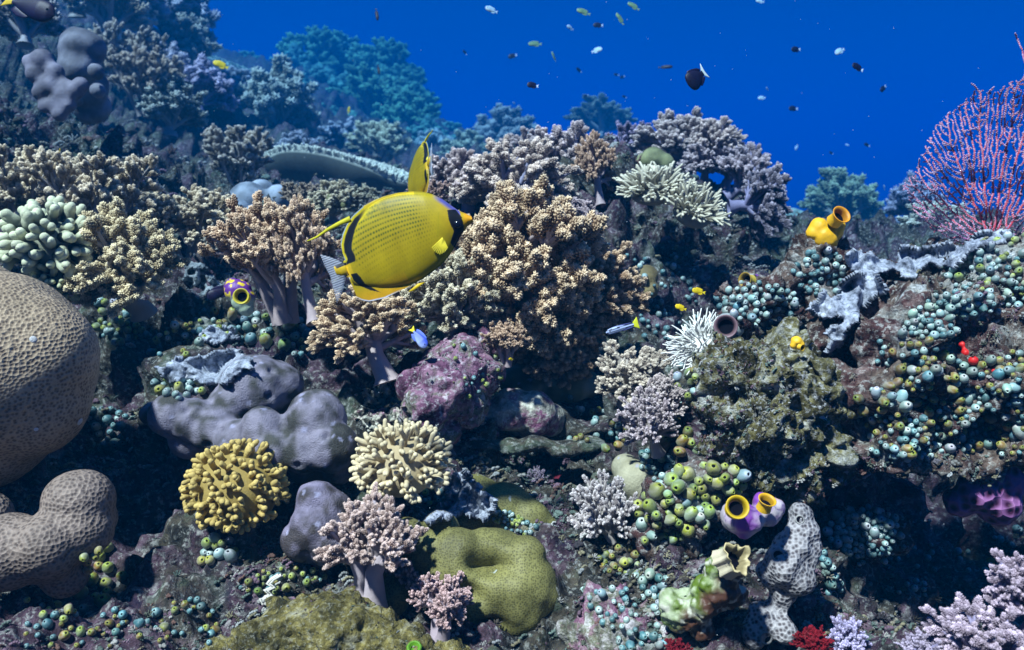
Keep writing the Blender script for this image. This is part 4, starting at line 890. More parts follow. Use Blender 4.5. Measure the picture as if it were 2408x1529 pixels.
def butterfly():
    T = np.array(UW(TOP)); B = np.array(UW(BOT)); nu, ns = 330, 190
    # force single-valued rear edges
    T[:, 0] = np.maximum.accumulate(T[:, 0]); B[:, 0] = np.maximum.accumulate(B[:, 0] + np.arange(len(B)) * 1e-3)
    u = np.concatenate([np.linspace(-27, 20, 90), np.linspace(20.6, max(T[-1, 0], B[-1, 0]), nu - 90)])
    def curve(P, v):
        for _ in range(1): pass
        return np.interp(v, P[:, 0] + np.arange(len(P)) * .02, P[:, 1])
    top = curve(T, u); bot = curve(B, u)
    for _ in range(3):
        top[60:] = np.convolve(np.pad(top, 3, 'edge'), np.ones(7) / 7, 'valid')[60:]; bot[60:] = np.convolve(np.pad(bot, 3, 'edge'), np.ones(7) / 7, 'valid')[60:]
    f = np.clip((u + 27) / 345, 0, 1)
    dfin = 4 + 30 * np.exp(-((u - 10) / 70) ** 2) * (u > -5); afin = 3 + 36 * np.exp(-((u - 15) / 75) ** 2) * (u > -14)
    bt = top - dfin; bb = bot + afin; bt = np.where(u < 0, np.minimum(top, 16), bt); bb = np.where(u < 2, np.maximum(bot, -13), bb)
    thick = np.interp(f, [0, .08, .25, .5, .75, .88, .96, 1], [4, 7, 16, 25, 25, 17, 8, 3.5])
    s = np.linspace(-1, 1, ns); s = np.sign(s) * (1 - (1 - abs(s)) ** 1.25)
    Z = (top + bot)[:, None] / 2 + (top - bot)[:, None] / 2 * s
    sb = (Z - ((bt + bb) / 2)[:, None]) / ((bt - bb) / 2)[:, None]
    Y = thick[:, None] * np.sqrt(np.clip(1 - sb ** 2, 0, 1)) ** 1.1 + 1.3 * np.sqrt(np.clip(1 - s ** 2, 0.02, 1))[None]
    U = np.repeat(u[:, None], ns, 1)
    V = np.concatenate([np.stack([U, -Y, Z], -1).reshape(-1, 3), np.stack([U, Y, Z], -1).reshape(-1, 3)])
    uu, ww = V[:, 0], V[:, 2]
    # picture-like coordinates for the markings
    X = 815 + uu * math.cos(ax_a) - ww * math.sin(ax_a); Yp = 632 - (uu * math.sin(ax_a) + ww * math.cos(ax_a))
    dt = segdist(X, Yp, TOP[2:]); db = segdist(X, Yp, BOT[2:])
    C = np.tile(np.array((.42, .31, .002)), (len(V), 1))
    def blend(m, c): 
        m = np.clip(m, 0, 1)[:, None]; C[:] = C * (1 - m) + np.array(c) * m
    sm = lambda x, a, b: np.clip((x - a) / (b - a), 0, 1)
    blend(sm(ww, 30, 110) * .45, (.27, .25, .002)); blend(sm(uu, 250, 290), (.50, .32, .003)); blend(sm(-ww, 50, 85) * (uu < 130), (.62, .33, .004))
    blend((uu < 14) * (abs(ww) < 24) * .8, (.66, .42, .01))
    # rows of dots
    for k in range(17):
        base = -55 + k * 11.0; cur = base + (uu - 140) ** 2 * (-.0009) * (.4 + k / 14) - (uu - 140) * .02 * (k - 9)
        row = np.exp(-((ww - cur) / 2.6) ** 2); dots = .5 + .5 * np.sin(uu * .95 + k * 1.9 + 2.5 * vnoise(np.c_[uu, ww, ww * 0], 26, 7))
        amt = row * np.clip(dots * 1.6 - .3, 0, 1) * sm(uu, 18, 40) * (1 - sm(uu, 205, 250)) * (.25 + .6 * sm(ww, -50, 40)) * (.7 + .3 * (k > 5)) * (.95 + .5 * vnoise(np.c_[uu, ww, ww * 0], 18, 9))
        amt = amt + row * .30 * sm(k, 6, 9) * sm(uu, 18, 40) * (1 - sm(uu, 190, 225))
        blend(amt, (.06, .09, .005))
    blend(np.clip(sm(ww, 84, 100), 0, 1) * (fbm(np.c_[uu, ww, ww * 0], 5, 2, 4) > .12) * sm(uu, 15, 30) * (1 - sm(uu, 120, 180)) * .5, (.08, .11, .01))
    # dorsal edge, black band, pale margin
    rear = (1 - sm(uu, 70, 120)) * (ww > 8)
    blend(sm(26 - dt, 0, 9) * rear, (.62, .50, .004)); wb = 19 * (1 - sm(uu, 40, 110)) + 2
    blend(sm(wb + 9 - dt, 0, 3) * sm(dt, 6, 9) * rear * (1 - sm(uu, 80, 110)), (.004, .007, .012))
    blend(sm(3 - dt, 0, 2) * (ww > 8) * (1 - sm(uu, 120, 180)), (.30, .42, .5))
    blend(sm(12 - dt, 0, 8) * (uu > 90) * (uu < 215) * .8, (.72, .52, .004))
    blend(sm(3.5 - db, 0, 2.5) * (1 - sm(uu, 70, 110)), (.62, .66, .78))
    for poly in ([(827, 645), (841, 642), (850, 652), (860, 668), (896, 689), (870, 683), (845, 672), (833, 660)],):
        blend(inpoly(X, Yp, poly) * 1.0, (.004, .007, .012))
    fh = (uu > 205) * (uu < 300) * (ww > 0) * sm(13 - dt, 0, 8) * sm(X, 1020, 1042)
    blend(fh * .95, (.09, .10, .42))
    blend(inpoly(X, Yp, [(1058, 496), (1076, 494), (1091, 512), (1097, 535), (1090, 562), (1078, 592), (1064, 572), (1073, 546), (1062, 520)]) * 1.0, (.004, .006, .012))
    blend(sm(2.2 - abs(X - 1037 + (Yp - 540) * .04), 0, 2) * (Yp > 500) * (Yp < 575) * .5, (.30, .27, .0))
    blend(sm(X, 1094, 1099), (.70, .33, .003))
    n1 = nu * ns; a = np.arange(n1).reshape(nu, ns)
    q = np.stack([a[:-1, :-1], a[1:, :-1], a[1:, 1:], a[:-1, 1:]], -1).reshape(-1, 4)
    rim = [np.stack([a[:-1, e_], a[1:, e_], a[1:, e_] + n1, a[:-1, e_] + n1], -1) for e_ in (0, ns - 1)]
    rim += [np.stack([a[e_, :-1], a[e_, 1:], a[e_, 1:] + n1, a[e_, :-1] + n1], -1) for e_ in (0, nu - 1)]
    Fa = np.concatenate([q, (q + n1)[:, ::-1]] + rim)
    fu = V[Fa].mean(1); ut = np.interp(fu[:, 0], u, bt); ub = np.interp(fu[:, 0], u, bb)
    isd = (fu[:, 2] > ut - 1) & (fu[:, 0] > 2); isa = (fu[:, 2] < ub + 1) & (fu[:, 0] > -12) & (fu[:, 0] < 190)
    root = empty('butterflyfish')
    V2 = V * PX
    for nm, m in (('body', ~(isd | isa)), ('dorsal_fin', isd), ('anal_fin', isa)):
        f = Fa[m]; us = np.unique(f); remap = np.zeros(len(V), int); remap[us] = np.arange(len(us))
        link(nm, mesh_np(nm, V2[us], remap[f], C[us]), M_FISH, root)
    g = lambda p: tuple(np.array(to_uw(p)) * PX)
    slab('tail_fin', [g(p) for p in ((808, 620), (795, 612), (775, 604), (752, 598), (762, 625), (775, 650), (782, 680), (790, 714), (798, 700), (806, 680), (812, 655), (814, 645))], .0012, lambda V: np.tile((.42, .46, .56), (len(V), 1)), M_CLEARFIN, root)
    P = [np.array(to_uw(p)) for p in ((826, 514), (800, 525), (770, 540), (745, 557), (722, 566))]
    Vt, Ft = tube([np.array([p[0], 0, p[1]]) * PX for p in P], [.0045 * k for k in (.7, .55, .4, .28, .12)], 6)
    link('dorsal_filament', mesh_np('filament', Vt * np.array([1, .5, 1]), Ft, np.tile((.55, .50, .01), (len(Vt), 1))), M_FISH, root)
    for sgn in (-1, 1):                              # pectoral fins with rays
        A = Acc(); rt = np.array(to_uw((1048, 566))); 
        for k in range(11):
            a_ = R(196 + k * 8.5); L = 38 - abs(k - 5) * 1.5 - k * .8
            e_ = rt + np.array([math.cos(a_), math.sin(a_)]) * L; y0 = 24.5; y1 = 27 + k * .3
            Vt, Ft = tube([np.array([rt[0] + 2, sgn * y0, rt[1] + 4 - k * .8]) * PX, np.array([e_[0], sgn * y1, e_[1]]) * PX], [.0011, .0006], 5); A.add(Vt, Ft, (.70, .58, .03))
        for k in range(10):
            q_ = []
            for kk in (k, k + 1):
                a_ = R(196 + kk * 8.5); L = 36 - abs(kk - 5) * 1.5 - kk * .8; q_ += [(rt[0] + 2, sgn * 24.3, rt[1] + 4 - kk * .8), (rt[0] + math.cos(a_) * L, sgn * (26.6 + kk * .3), rt[1] + math.sin(a_) * L)]
            q_ = np.array(q_) * PX; A.add(q_, np.array([[0, 1, 3, 2]]), (.15, .12, .004))
        link('pectoral_fin', A.mesh('pectoral_fin'), M_FIN, root)
    P = [to_uw(p) for p in ((985, 668), (960, 688), (975, 686), (1002, 664))]
    slab('pelvic_fin', [(p[0] * PX, p[1] * PX) for p in P], .0015, (.70, .48, .01), M_FIN, root)
    e_ = to_uw((1081, 530))
    for sgn in (-1, 1): link('eye', mesh_np('eye', ICO3[0] * np.array([.0042, .0022, .0042]), ICO3[1]), M_EYE, root, loc=(e_[0] * PX, sgn * 15.5 * PX, e_[1] * PX))
    return root
def orient(o, fwd, up, pos):
    x = Vector(fwd).normalized(); z = Vector(up); z = (z - x * z.dot(x)).normalized(); y = z.cross(x)
    o.rotation_mode = 'QUATERNION'; o.rotation_quaternion = Matrix((x, y, z)).transposed().to_quaternion(); o.location = pos
bf = butterfly(); tag(bf, 'large yellow butterflyfish with dotted rows and black eye bar, swimming right in the middle', 'fish', 'yellow butterflyfish')
orient(bf, picdir(math.cos(ax_a), math.sin(ax_a), .06), picdir(-math.sin(ax_a), math.cos(ax_a), .05), at(815, 632, .86))
bf2 = copy_tree(bf); bf2['label'] = 'second yellow butterflyfish, seen narrow from behind over the top of the large one'
orient(bf2, picdir(-.30, -.20, -.90), picdir(-.02, 1, -.2), at(1008, 385, 1.22))
# generic small fish, unit length, forward +x
def smallfish(name, hgt=.42, deep=.45, tailc=(.8, .8, .85), col=None, finc=(.02, .02, .05), thick=.09, fork=.6, finh=.13, mat=M_FISH, tail_len=.22, taper=.10):
    nu, ns = 34, 18; x = np.linspace(0, 1, nu)
    h = hgt / 2 * (np.sin(np.pi * np.clip(x, 0, 1) ** .62) ** .75) * (1 - .1 * x); h = np.maximum(h, np.interp(x, [0, .05, .85, 1], [.01, .05, taper * hgt, taper * hgt]))
    s = np.linspace(0, 2 * np.pi, ns, endpoint=False); th = thick * np.interp(x, [0, .12, .35, .8, 1], [.1, .7, 1, .35, .15])
    V = np.stack([np.repeat(.5 - x[:, None], ns, 1), th[:, None] * np.cos(s), h[:, None] * np.sin(s) * np.where(np.sin(s) > 0, 1, .95)], -1).reshape(-1, 3)
    a = np.arange(nu * ns).reshape(nu, ns); b = np.roll(a, -1, 1); F = np.stack([a[:-1], b[:-1], b[1:], a[1:]], -1).reshape(-1, 4)
    root = empty(name); c = col(V) if callable(col) else np.tile(col, (len(V), 1))
    link('body', mesh_np('body', V, F, c), mat, root)
    t0 = -.5; tl = tail_len; hh = taper * hgt
    slab('tail_fin', [(t0 + .03, hh), (t0 - tl * .5, hh * 2.2), (t0 - tl, hh * 3.2), (t0 - tl * (1 - fork * .5), 0), (t0 - tl, -hh * 3.2), (t0 - tl * .5, -hh * 2.2), (t0 + .03, -hh)], .008, tailc, M_FIN, root)
    H = lambda q: float(np.interp(q, x, h))
    slab('dorsal_fin', [(.5 - q, H(q) * .9) for q in (.25, .5, .75, .9)] + [(-.48, H(.9) + finh * .9), (-.35, H(.75) + finh), (-.1, H(.55) + finh * .8), (.15, H(.3) + finh * .5)], .010, finc, M_FIN, root)
    slab('anal_fin', [(.5 - q, -H(q) * .9) for q in (.5, .7, .9)] + [(-.48, -H(.9) - finh * .8), (-.3, -H(.75) - finh), (-.1, -H(.5) - finh * .3)], .010, finc, M_FIN, root)
    for sgn in (-1, 1): link('eye', mesh_np('eye', ICO2[0] * .028, ICO2[1]), M_EYE, root, loc=(.36, sgn * thick * .62, hgt * .10))
    return root
FP = {}
def C2(a, b, ax=2, lo=-.1, hi=.1): return lambda V: np.array(a) * (1 - np.clip((V[:, ax] - lo) / (hi - lo), 0, 1))[:, None] + np.array(b) * np.clip((V[:, ax] - lo) / (hi - lo), 0, 1)[:, None]
SPEC = {
 'dark': dict(hgt=.62, col=(.006, .005, .03), tailc=(.62, .72, .80), finc=(.006, .005, .03)),
 'deep': dict(hgt=.95, col=(.006, .004, .025), tailc=(.60, .72, .70), finc=(.007, .004, .03), finh=.10, thick=.13, taper=.14, tail_len=.16),
 'black': dict(hgt=.52, col=(.008, .004, .03), tailc=(.75, .50, .02), finc=(.01, .005, .04), thick=.11),
 'pale': dict(hgt=.52, col=C2((.75, .85, .80), (.45, .65, .85)), tailc=(.6, .75, .8), finc=(.5, .7, .8)),
 'green': dict(hgt=.42, col=C2((.30, .42, .20), (.16, .28, .14)), tailc=(.25, .35, .15), finc=(.2, .3, .15)),
 'yellow': dict(hgt=.50, col=(.85, .60, .01), tailc=(.8, .6, .02), finc=(.8, .55, .01)),
 'blue': dict(hgt=.52, col=C2((.42, .52, .80), (.05, .09, .55), 2, -.2, .15), tailc=(.85, .72, .02), finc=(.12, .18, .6), thick=.12),
 'wrasse': dict(hgt=.23, col=lambda V: np.where((np.abs(np.abs(V[:, 2:3] - .012) - .040) < .018), np.array([[.004, .004, .02]]), np.array([[.42, .50, .75]])), tailc=(.60, .60, .02), finc=(.05, .06, .2), thick=.07, fork=.1, finh=.03, taper=.3, tail_len=.17),
 'slim': dict(hgt=.30, col=(.008, .006, .03), tailc=(.01, .01, .04), finc=(.008, .006, .03), thick=.06, finh=.05),
}
# kind, x, y, length px, depth, forward (x, up, toward), label
FISH = [
 ('black', 78, 20, 125, 1.5, (.93, -.32, .1), 'big black fish with yellow tail in the top left corner'),
 ('yellow', 516, 152, 34, 2.2, (-.9, .35, .2), 'bright yellow damselfish over the distant table corals'),
 ('yellow', 141, 354, 17, 1.5, (.3, .1, .6), 'tiny yellow fish against the cream plume corals at left'),
 ('yellow', 820, 258, 16, 3.2, (.2, .8, .2), 'small yellow fish in front of the hazy hill, upper one'),
 ('yellow', 822, 316, 24, 3.6, (-.7, .5, .2), 'dull yellow fish in the haze above the table coral, lower one'),
 ('blue', 987, 798, 56, 1.12, (.62, -.75, .25), 'blue damselfish with yellow tail diving beside the yellowish soft coral'),
 ('wrasse', 1457, 773, 78, 1.15, (-.93, -.28, .1), 'slender blue and black striped fish with a yellow tail'),
 ('yellow', 1640, 685, 32, 1.3, (-.9, .2, .2), 'yellow damselfish left of the ledge of sea squirts, upper of the two'),
 ('yellow', 1598, 723, 28, 1.3, (-.85, .3, .2), 'yellow damselfish left of the ledge of sea squirts, lower of the two'),
 ('yellow', 1200, 845, 14, 1.12, (-.6, .1, .6), 'tiny orange-yellow fish beside the overhanging purple rock'),
 ('black', 512, 690, 58, 1.36, (-.75, -.35, .3), 'black fish with a pale tail edge peeking out left of the spotted sea squirt'),
 ('slim', 530, 563, 22, 1.4, (.8, -.3, .2), 'tiny purple fish over the gap left of the tan tree corals'),
 ('deep', 1635, 186, 58, 1.3, (-.72, -.62, .25), 'largest black fish with a white tail in open water above the ridge'),
 ('dark', 1250, 201, 26, 1.7, (-.9, .1, .2), 'black fish with white tail straight above the lone knoll'),
 ('dark', 2014, 158, 30, 1.9, (-.85, .4, .2), 'black fish with white tail at upper right, beneath the brightest pale fish'),
 ('dark', 1869, 117, 24, 2.2, (-.9, -.1, .3), 'dark fish immediately left of the bright pale fish at upper right'),
 ('dark', 2075, 210, 20, 2.4, (-.6, -.6, .2), 'dark fish tilted head down, farthest right of the dark ones above the sea fan'),
 ('dark', 1863, 256, 22, 2.6, (-.9, 0, .2), 'faint dark fish with pale tail below the pair of pale specks'),
 ('slim', 1567, 158, 32, 2.3, (.9, 0, .2), 'blue-black fish swimming right, just left of the largest black fish'),
 ('dark', 2037, 341, 15, 3.0, (-.8, .3, .2), 'small dark fish low over open water left of the sea fan'),
 ('dark', 1953, 360, 11, 3.4, (-.8, .3, .2), 'tiny dark speck fish left of the small dark fish by the sea fan'),
 ('slim', 886, 37, 28, 2.0, (.15, -.95, .1), 'narrow black fish seen edge on near the top, above the hazy hill'),
 ('slim', 890, 166, 22, 2.2, (.15, -.95, .1), 'narrow black fish seen edge on against the right of the hazy hill'),
 ('pale', 1153, 23, 30, 2.0, (-.8, .2, .4), 'bright pale blue fish at the top edge, left of the green fish'),
 ('pale', 1339, 65, 20, 2.4, (-.6, .2, .5), 'pale turquoise fish under the green fish at the top'),
 ('pale', 1405, 118, 24, 2.4, (.8, .2, .3), 'pale blue fish below the yellow-finned dark fish'),
 ('pale', 1972, 122, 26, 2.2, (-.8, -.4, .2), 'brightest pale turquoise fish at upper right'),
 ('pale', 1803, 209, 13, 2.8, (-.5, .2, .6), 'pale speck fish right of the largest black fish, upper of two'),
 ('pale', 1789, 231, 18, 2.8, (-.9, -.1, .2), 'pale fish right of the largest black fish, lower of two'),
 ('pale', 1785, 3, 20, 2.6, (-.9, .1, .2), 'pale fish cut by the top edge above the largest black fish'),
 ('pale', 1991, 41 + 300, 9, 3.4, (-.9, .1, .2), 'faint pale speck between the two small dark fish by the sea fan'),
 ('pale', 1872, 348, 15, 3.0, (-.4, -.7, .2), 'faint pale fish in low open water right of the ridge crown'),
 ('pale', 1208, 243, 10, 3.0, (-.4, .1, .6), 'faint pale speck left below the black fish above the knoll'),
 ('pale', 2078, 440, 12, 3.4, (-.2, .8, .2), 'pale speck low over the dark bush left of the sea fan'),
 ('green', 1369, 28, 32, 2.2, (-.9, .3, .1), 'greenish fish at the top, middle one of the green three'),
 ('green', 1487, 14, 30, 2.2, (-.8, .45, .1), 'greenish fish at the top edge, farthest right of the green three'),
 ('green', 1456, 43, 30, 2.2, (-.5, .75, .1), 'steep greenish fish just below the one at the top edge'),
 ('green', 1255, 104, 30, 2.5, (-.95, 0, .1), 'dull greenish fish level with the pale blue one below the top'),
 ('green', 1301, 132, 24, 2.5, (-.35, .85, .1), 'small head-up greenish fish right of the level one'),
 ('dark', 1404, 60, 22, 2.5, (-.95, 0, .1), 'dark fish with a yellowish tail beneath the middle green fish'),
 ('dark', 1203, 133, 20, 3.0, (-.9, -.3, .1), 'hazy dark fish left of the dull greenish fish'),
 ('dark', 1360, 165, 17, 3.2, (-.6, .3, .5), 'hazy dark fish between the small green fish and the faint pair'),
 ('dark', 1092, 123, 13, 3.5, (-.5, .6, .2), 'faint dark fish farthest left over the stepped shelf'),
 ('dark', 1448, 176, 12, 3.8, (-.8, .1, .2), 'left one of a faint pair of dark fish above the ridge'),
 ('dark', 1462, 182, 12, 3.8, (-.8, -.3, .2), 'right one of a faint pair of dark fish above the ridge'),
 ('dark', 1376, 226, 11, 3.8, (-.8, -.3, .2), 'very faint dark speck fish just above the ridge start'),
 ('dark', 1467, 228, 11, 3.8, (-.8, .3, .2), 'very faint dark speck fish above the violet ridge coral'),
]
GRP = {'dark': 'dark fish in open water', 'pale': 'pale fish in open water', 'green': 'green fish in open water', 'yellow': 'small yellow damselfish', 'slim': 'narrow dark fish', 'deep': 'dark fish in open water', 'black': 'black fish'}
for kind, x, y, L, d, f, lab in FISH:
    if kind not in FP: FP[kind] = smallfish('small_fish', **SPEC[kind]); o = FP[kind]
    else: o = copy_tree(FP[kind])
    tag(o, lab, 'fish', GRP.get(kind)); orient(o, picdir(*f), picdir(-f[1] * .3, 1, -.1), at(x, y, far(d))); s = px(L, far(d)) / 1.12; o.scale = (s, s, s)
# ------------------------------------------------------------------ pink sea fan
def sea_fan():
    rng = np.random.default_rng(4)
    poly = [(2118, 438), (2150, 400), (2168, 350), (2200, 290), (2235, 262), (2290, 215), (2335, 215), (2400, 185), (2520, 160), (2640, 260), (2660, 520), (2500, 600), (2330, 590), (2250, 572), (2190, 545), (2150, 500)]
    A = rng.uniform((2100, 150), (2490, 610), (11000, 2)); A = A[inpoly(A[:, 0], A[:, 1], poly)][:7000]
    A = np.concatenate([A, np.array([(2385, 75), (2392, 95), (2398, 115), (2404, 130), (2412, 150), (2418, 165), (2284, 196), (2287, 215), (2292, 235), (2262, 250), (2256, 270), (2330, 205), (2180, 330), (2140, 415), (2125, 445)])])
    nodes = [(2345., 600.), (2335., 590.)]; par = [-1, 0]; dirs = [(0, -1), (-.5, -.8)]; m_ = len(A); bd = np.full(m_, 1e9); bi = np.zeros(m_, int); done = 0; alive = np.ones(m_, bool)
    for it in range(400):
        for j in range(done, len(nodes)):
            D = ((A - nodes[j]) ** 2).sum(1); u_ = D < bd; bd[u_] = D[u_]; bi[u_] = j
        done = len(nodes); alive &= bd > 5.2 ** 2
        Pn = np.array(nodes); grew = False; sel = alive & (bd < 85 ** 2)
        for k in np.unique(bi[sel]):
            v = A[sel & (bi == k)] - Pn[k]; v /= np.linalg.norm(v, axis=1, keepdims=True) + 1e-9; g_ = v.mean(0); g_ = g_ / (np.linalg.norm(g_) + 1e-9) + np.array(dirs[k]) * .85 + rng.normal(0, .22, 2)
            g_ /= np.linalg.norm(g_); q = Pn[k] + g_ * 5.0
            if ((np.array(nodes) - q) ** 2).sum(1).min() > 15: nodes.append(tuple(q)); par.append(int(k)); dirs.append(tuple(g_)); grew = True
        if not grew or len(nodes) > 6500: break
    Pn = np.array(nodes); n = len(Pn); cnt = np.ones(n)
    for i in range(n - 1, 0, -1): cnt[par[i]] += cnt[i]
    kids = [[] for _ in range(n)]
    for i in range(1, n): kids[par[i]].append(i)
    dep = 1.22 + .045 * vnoise(np.c_[Pn, Pn[:, 0] * 0], 130, 3) + .02 * vnoise(np.c_[Pn, Pn[:, 0] * 0], 30, 5)
    P3 = np.array([cen(Pn[i, 0], Pn[i, 1], dep[i]) for i in range(n)]); rad = px(1.0, 1.22) * (1.05 + .10 * np.minimum(cnt, 400) ** .5)
    root = np.array(P3[0]); S = Acc(); Po = Acc(); stack = [(0, 0)]
    while stack:
        p, c0 = stack.pop(); ch = [p] if p == c0 else [p, c0]; cur = c0
        while kids[cur]:
            ks = sorted(kids[cur], key=lambda q: -cnt[q]); 
            for q in ks[1:]: stack.append((cur, q))
            cur = ks[0]; ch.append(cur)
        if len(ch) < 2: continue
        rr_ = rad[ch].copy(); 
        if p != c0: rr_[0] = min(rr_[0], rr_[1] * 1.1)
        V, F = tube(P3[ch] - root, rr_, 6); S.add(V, F, (.48, .06, .09) if rng.random() < .75 else (.24, .06, .20))
    pos = []; sz = []
    for i in range(1, n):
        t_ = P3[i] - P3[par[i]]; t_ /= np.linalg.norm(t_) + 1e-9; b_ = np.array(BACK); sd_ = np.cross(t_, b_)
        for k in range(4):
            s_ = (-1) ** k; pos.append(P3[i] - root - t_ * .0018 * k + sd_ * s_ * rad[i] * rng.uniform(.7, 1.1) + b_ * rad[i] * rng.uniform(-.3, .6)); sz.append(px(1.0, 1.22) * rng.uniform(1.2, 2.2))
    m = len(pos); VV, FF = inst(ICO1[0], ICO1[1], np.repeat(np.eye(3)[None], m, 0), np.array(pos), np.array(sz))
    c = np.repeat(np.where(rng.random(m)[:, None] < .7, np.array([[.46, .34, .50]]), np.array([[.50, .22, .28]])) * rng.uniform(.7, 1.2, (m, 1)), len(ICO1[0]), 0); Po.add(VV, FF, c)
    o = empty('sea_fan', Vector(root)); tag(o, 'pink and lavender branching sea fan at the right edge', 'sea fan')
    link('branches', S.mesh('fan_branches'), M_CROWN, o); link('polyps', Po.mesh('fan_polyps'), M_CROWN, o)
sea_fan()
def whip(pts, d, r, lab):
    P = [cen(x, y, d) for x, y in pts]; o0 = P[0]; V, F = tube([p - o0 for p in P], [px(r, d)] * len(P), 5)
    tag(link('sea_whip', mesh_np('whip', V, F, np.tile((.05, .07, .08), (len(V), 1))), M_STEM, loc=Vector(o0)), lab, 'sea whip')
whip([(1222, 410), (1216, 385), (1212, 360), (1208, 335)], 2.3, 1.1, 'curved dark sea whip, taller of two before the lone knoll')
whip([(1206, 420), (1203, 395), (1204, 370)], 2.3, 1.0, 'shorter thin sea whip left of the taller one')
# ------------------------------------------------------------------ big sea squirts and tube sponge
def flare(parent, vx, vy, d, r, dirn, co, ci, depth=1.6, wob=0.0, k=28, wide=1.25, name='siphon'):
    s = px(r, d); prof = [(1.05, -depth), (.95, -depth * .5), (.98, -.2), (wide, .12), (wide * 1.02, .2), (wide * .93, .2), (.88, -.1), (.78, -depth * .5), (.7, -depth * .8)]
    V, F = lathe(prof, k); a = np.arctan2(V[:, 1], V[:, 0]); q = 1 + wob * (np.sin(a * 3 + 1) * .5 + np.sin(a * 7) * .3 + np.sin(a * 13 + 2) * .2); V = V * np.stack([q, q, 1 + 0 * q], 1); V[:, 2] += wob * .5 * np.sin(a * 5) * (V[:, 2] > -.3)
    i = np.arange(len(V)) // k; c = np.where((i < 3)[:, None], co, np.where((i < 6)[:, None], ci, np.array(ci) * .5))
    p = Vector(at(vx, vy, d)) - parent.location; qt = quat_up(dirn)
    o = link(name, mesh_np(name, V * s, F, c), M_SQ, parent, p, qt)
    V, F = lathe([(.9, 0), (.4, -.1), (.001, -.1)], 20); V = V * s * .85
    h = link('shade_disc', mesh_np('shade_disc', V, F), M_DARK, o, (0, 0, -s * depth * .45)); return o
M_SQ = mat_attr('sea_squirt_skin', .5, .4, .2, 500, var=.15)
def squirt(name, label, lobes, d0, voxel, colf, cat='sea squirt', rough=.003):
    return lobed(name, cat, label, d0, lobes, M_SQ, voxel * .75, 5, col=colf, hit=False, disp=lambda V, n: fbm(V, .02, 4, 6, .6) * rough)
YEL = (.80, .42, .01)
s1 = squirt('orange_sea_squirt', 'bright orange-yellow sea squirt with a round mouth, perched on the knoll', [(1955, 545, 1.14, 26), (1925, 535, 1.14, 22), (1912, 548, 1.14, 18), (1965, 530, 1.14, 20), (1940, 560, 1.14, 30)], 1.14, .003, lambda V, n: np.tile((.86, .46, .01), (len(V), 1)) * (.85 + .25 * np.clip(fbm(V, .02, 2, 3) + .4, 0, 1))[:, None])
flare(s1, 1977, 506, 1.11, 18, picdir(.25, .45, .9), (.86, .46, .01), (.75, .30, .01))
s2 = squirt('orange_sea_squirt', 'small yellow sea squirt with a short spout on the rough boulder', [(1872, 803, .97, 13), (1880, 812, .97, 11), (1866, 812, .97, 9)], .97, .002, lambda V, n: np.tile((.85, .48, .02), (len(V), 1)))
flare(s2, 1886, 818, .955, 6.5, picdir(.5, -.2, .8), (.85, .5, .03), (.6, .35, .02))
def purp(V, n, lo=.0, seed=3):
    k = np.clip(fbm(V, .02, 3, seed) * 2 + .5, 0, 1)[:, None]; c = np.array((.20, .05, .34)) * (1 - k) + np.array((.50, .44, .48)) * k
    z = np.clip((V @ np.array(UPC) - .012) / .012, 0, 1)[:, None] * np.clip(fbm(V, .015, 2, seed + 4) * 3 + .7, 0, 1)[:, None]; v = np.clip(1 - abs(fbm(V, .018, 2, seed + 9)) * 16, 0, 1)[:, None] * .8
    c = c * (1 - v) + np.array((.07, .02, .20)) * v; return c * (1 - z) + np.array((.85, .52, .02)) * z
s3 = squirt('purple_sea_squirt', 'fat purple-white sea squirt pair with wide yellow mouths, beside the pitted sponge', [(1735, 1215, .83, 40), (1760, 1225, .83, 34), (1800, 1205, .84, 36), (1820, 1195, .84, 24), (1750, 1245, .83, 22), (1790, 1180, .84, 22)], .83, .0022, lambda V, n: purp(V, n))
flare(s3, 1733, 1193, .785, 22, picdir(-.05, .35, .9), (.80, .50, .02), (.62, .42, .01))
flare(s3, 1803, 1177, .80, 17, picdir(.15, .85, .55), (.85, .50, .02), (.70, .38, .01))
def spotted(V, n):
    k = (worley(V, .0095, 5) < .42)[:, None]; k2 = np.clip((-(V @ np.array(UPC)) - .006) / .01, 0, 1)[:, None]
    c = np.where(k, np.array((.80, .58, .03)), np.array((.13, .03, .26))); return c * (1 - k2) + np.array((.42, .52, .38)) * k2
s4 = squirt('spotted_sea_squirt', 'purple sea squirt dotted yellow with one round dark mouth, left of the tan tree corals', [(560, 685, 1.22, 30), (572, 705, 1.22, 28), (578, 722, 1.22, 22), (550, 675, 1.23, 22)], 1.22, .0026, spotted)
flare(s4, 567, 697, 1.165, 15, picdir(.05, .1, 1), (.75, .60, .04), (.6, .5, .03))
s5 = squirt('spotted_sea_squirt', 'dark purple sea squirt flecked yellow, mouth turned left, on the squirt-covered ledge', [(1775, 662, 1.08, 18), (1795, 668, 1.08, 16), (1812, 676, 1.08, 10)], 1.08, .0024, spotted)
flare(s5, 1752, 658, 1.06, 14, picdir(-.75, .1, .6), (.55, .42, .05), (.35, .22, .03))
tube_c = lambda V, n: None
def tubecol(V, n):
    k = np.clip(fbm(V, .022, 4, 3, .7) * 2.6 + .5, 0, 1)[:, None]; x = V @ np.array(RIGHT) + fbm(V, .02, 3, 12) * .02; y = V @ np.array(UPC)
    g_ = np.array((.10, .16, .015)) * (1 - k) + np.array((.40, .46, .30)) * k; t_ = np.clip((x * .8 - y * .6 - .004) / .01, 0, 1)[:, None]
    c = g_ * (1 - t_) + np.array((.09, .04, .025)) * t_; sp = np.clip(fbm(V, .008, 2, 44) * 5 - 1.2, 0, 1)[:, None]; return c * (1 - sp) + np.array((.5, .5, .42)) * sp
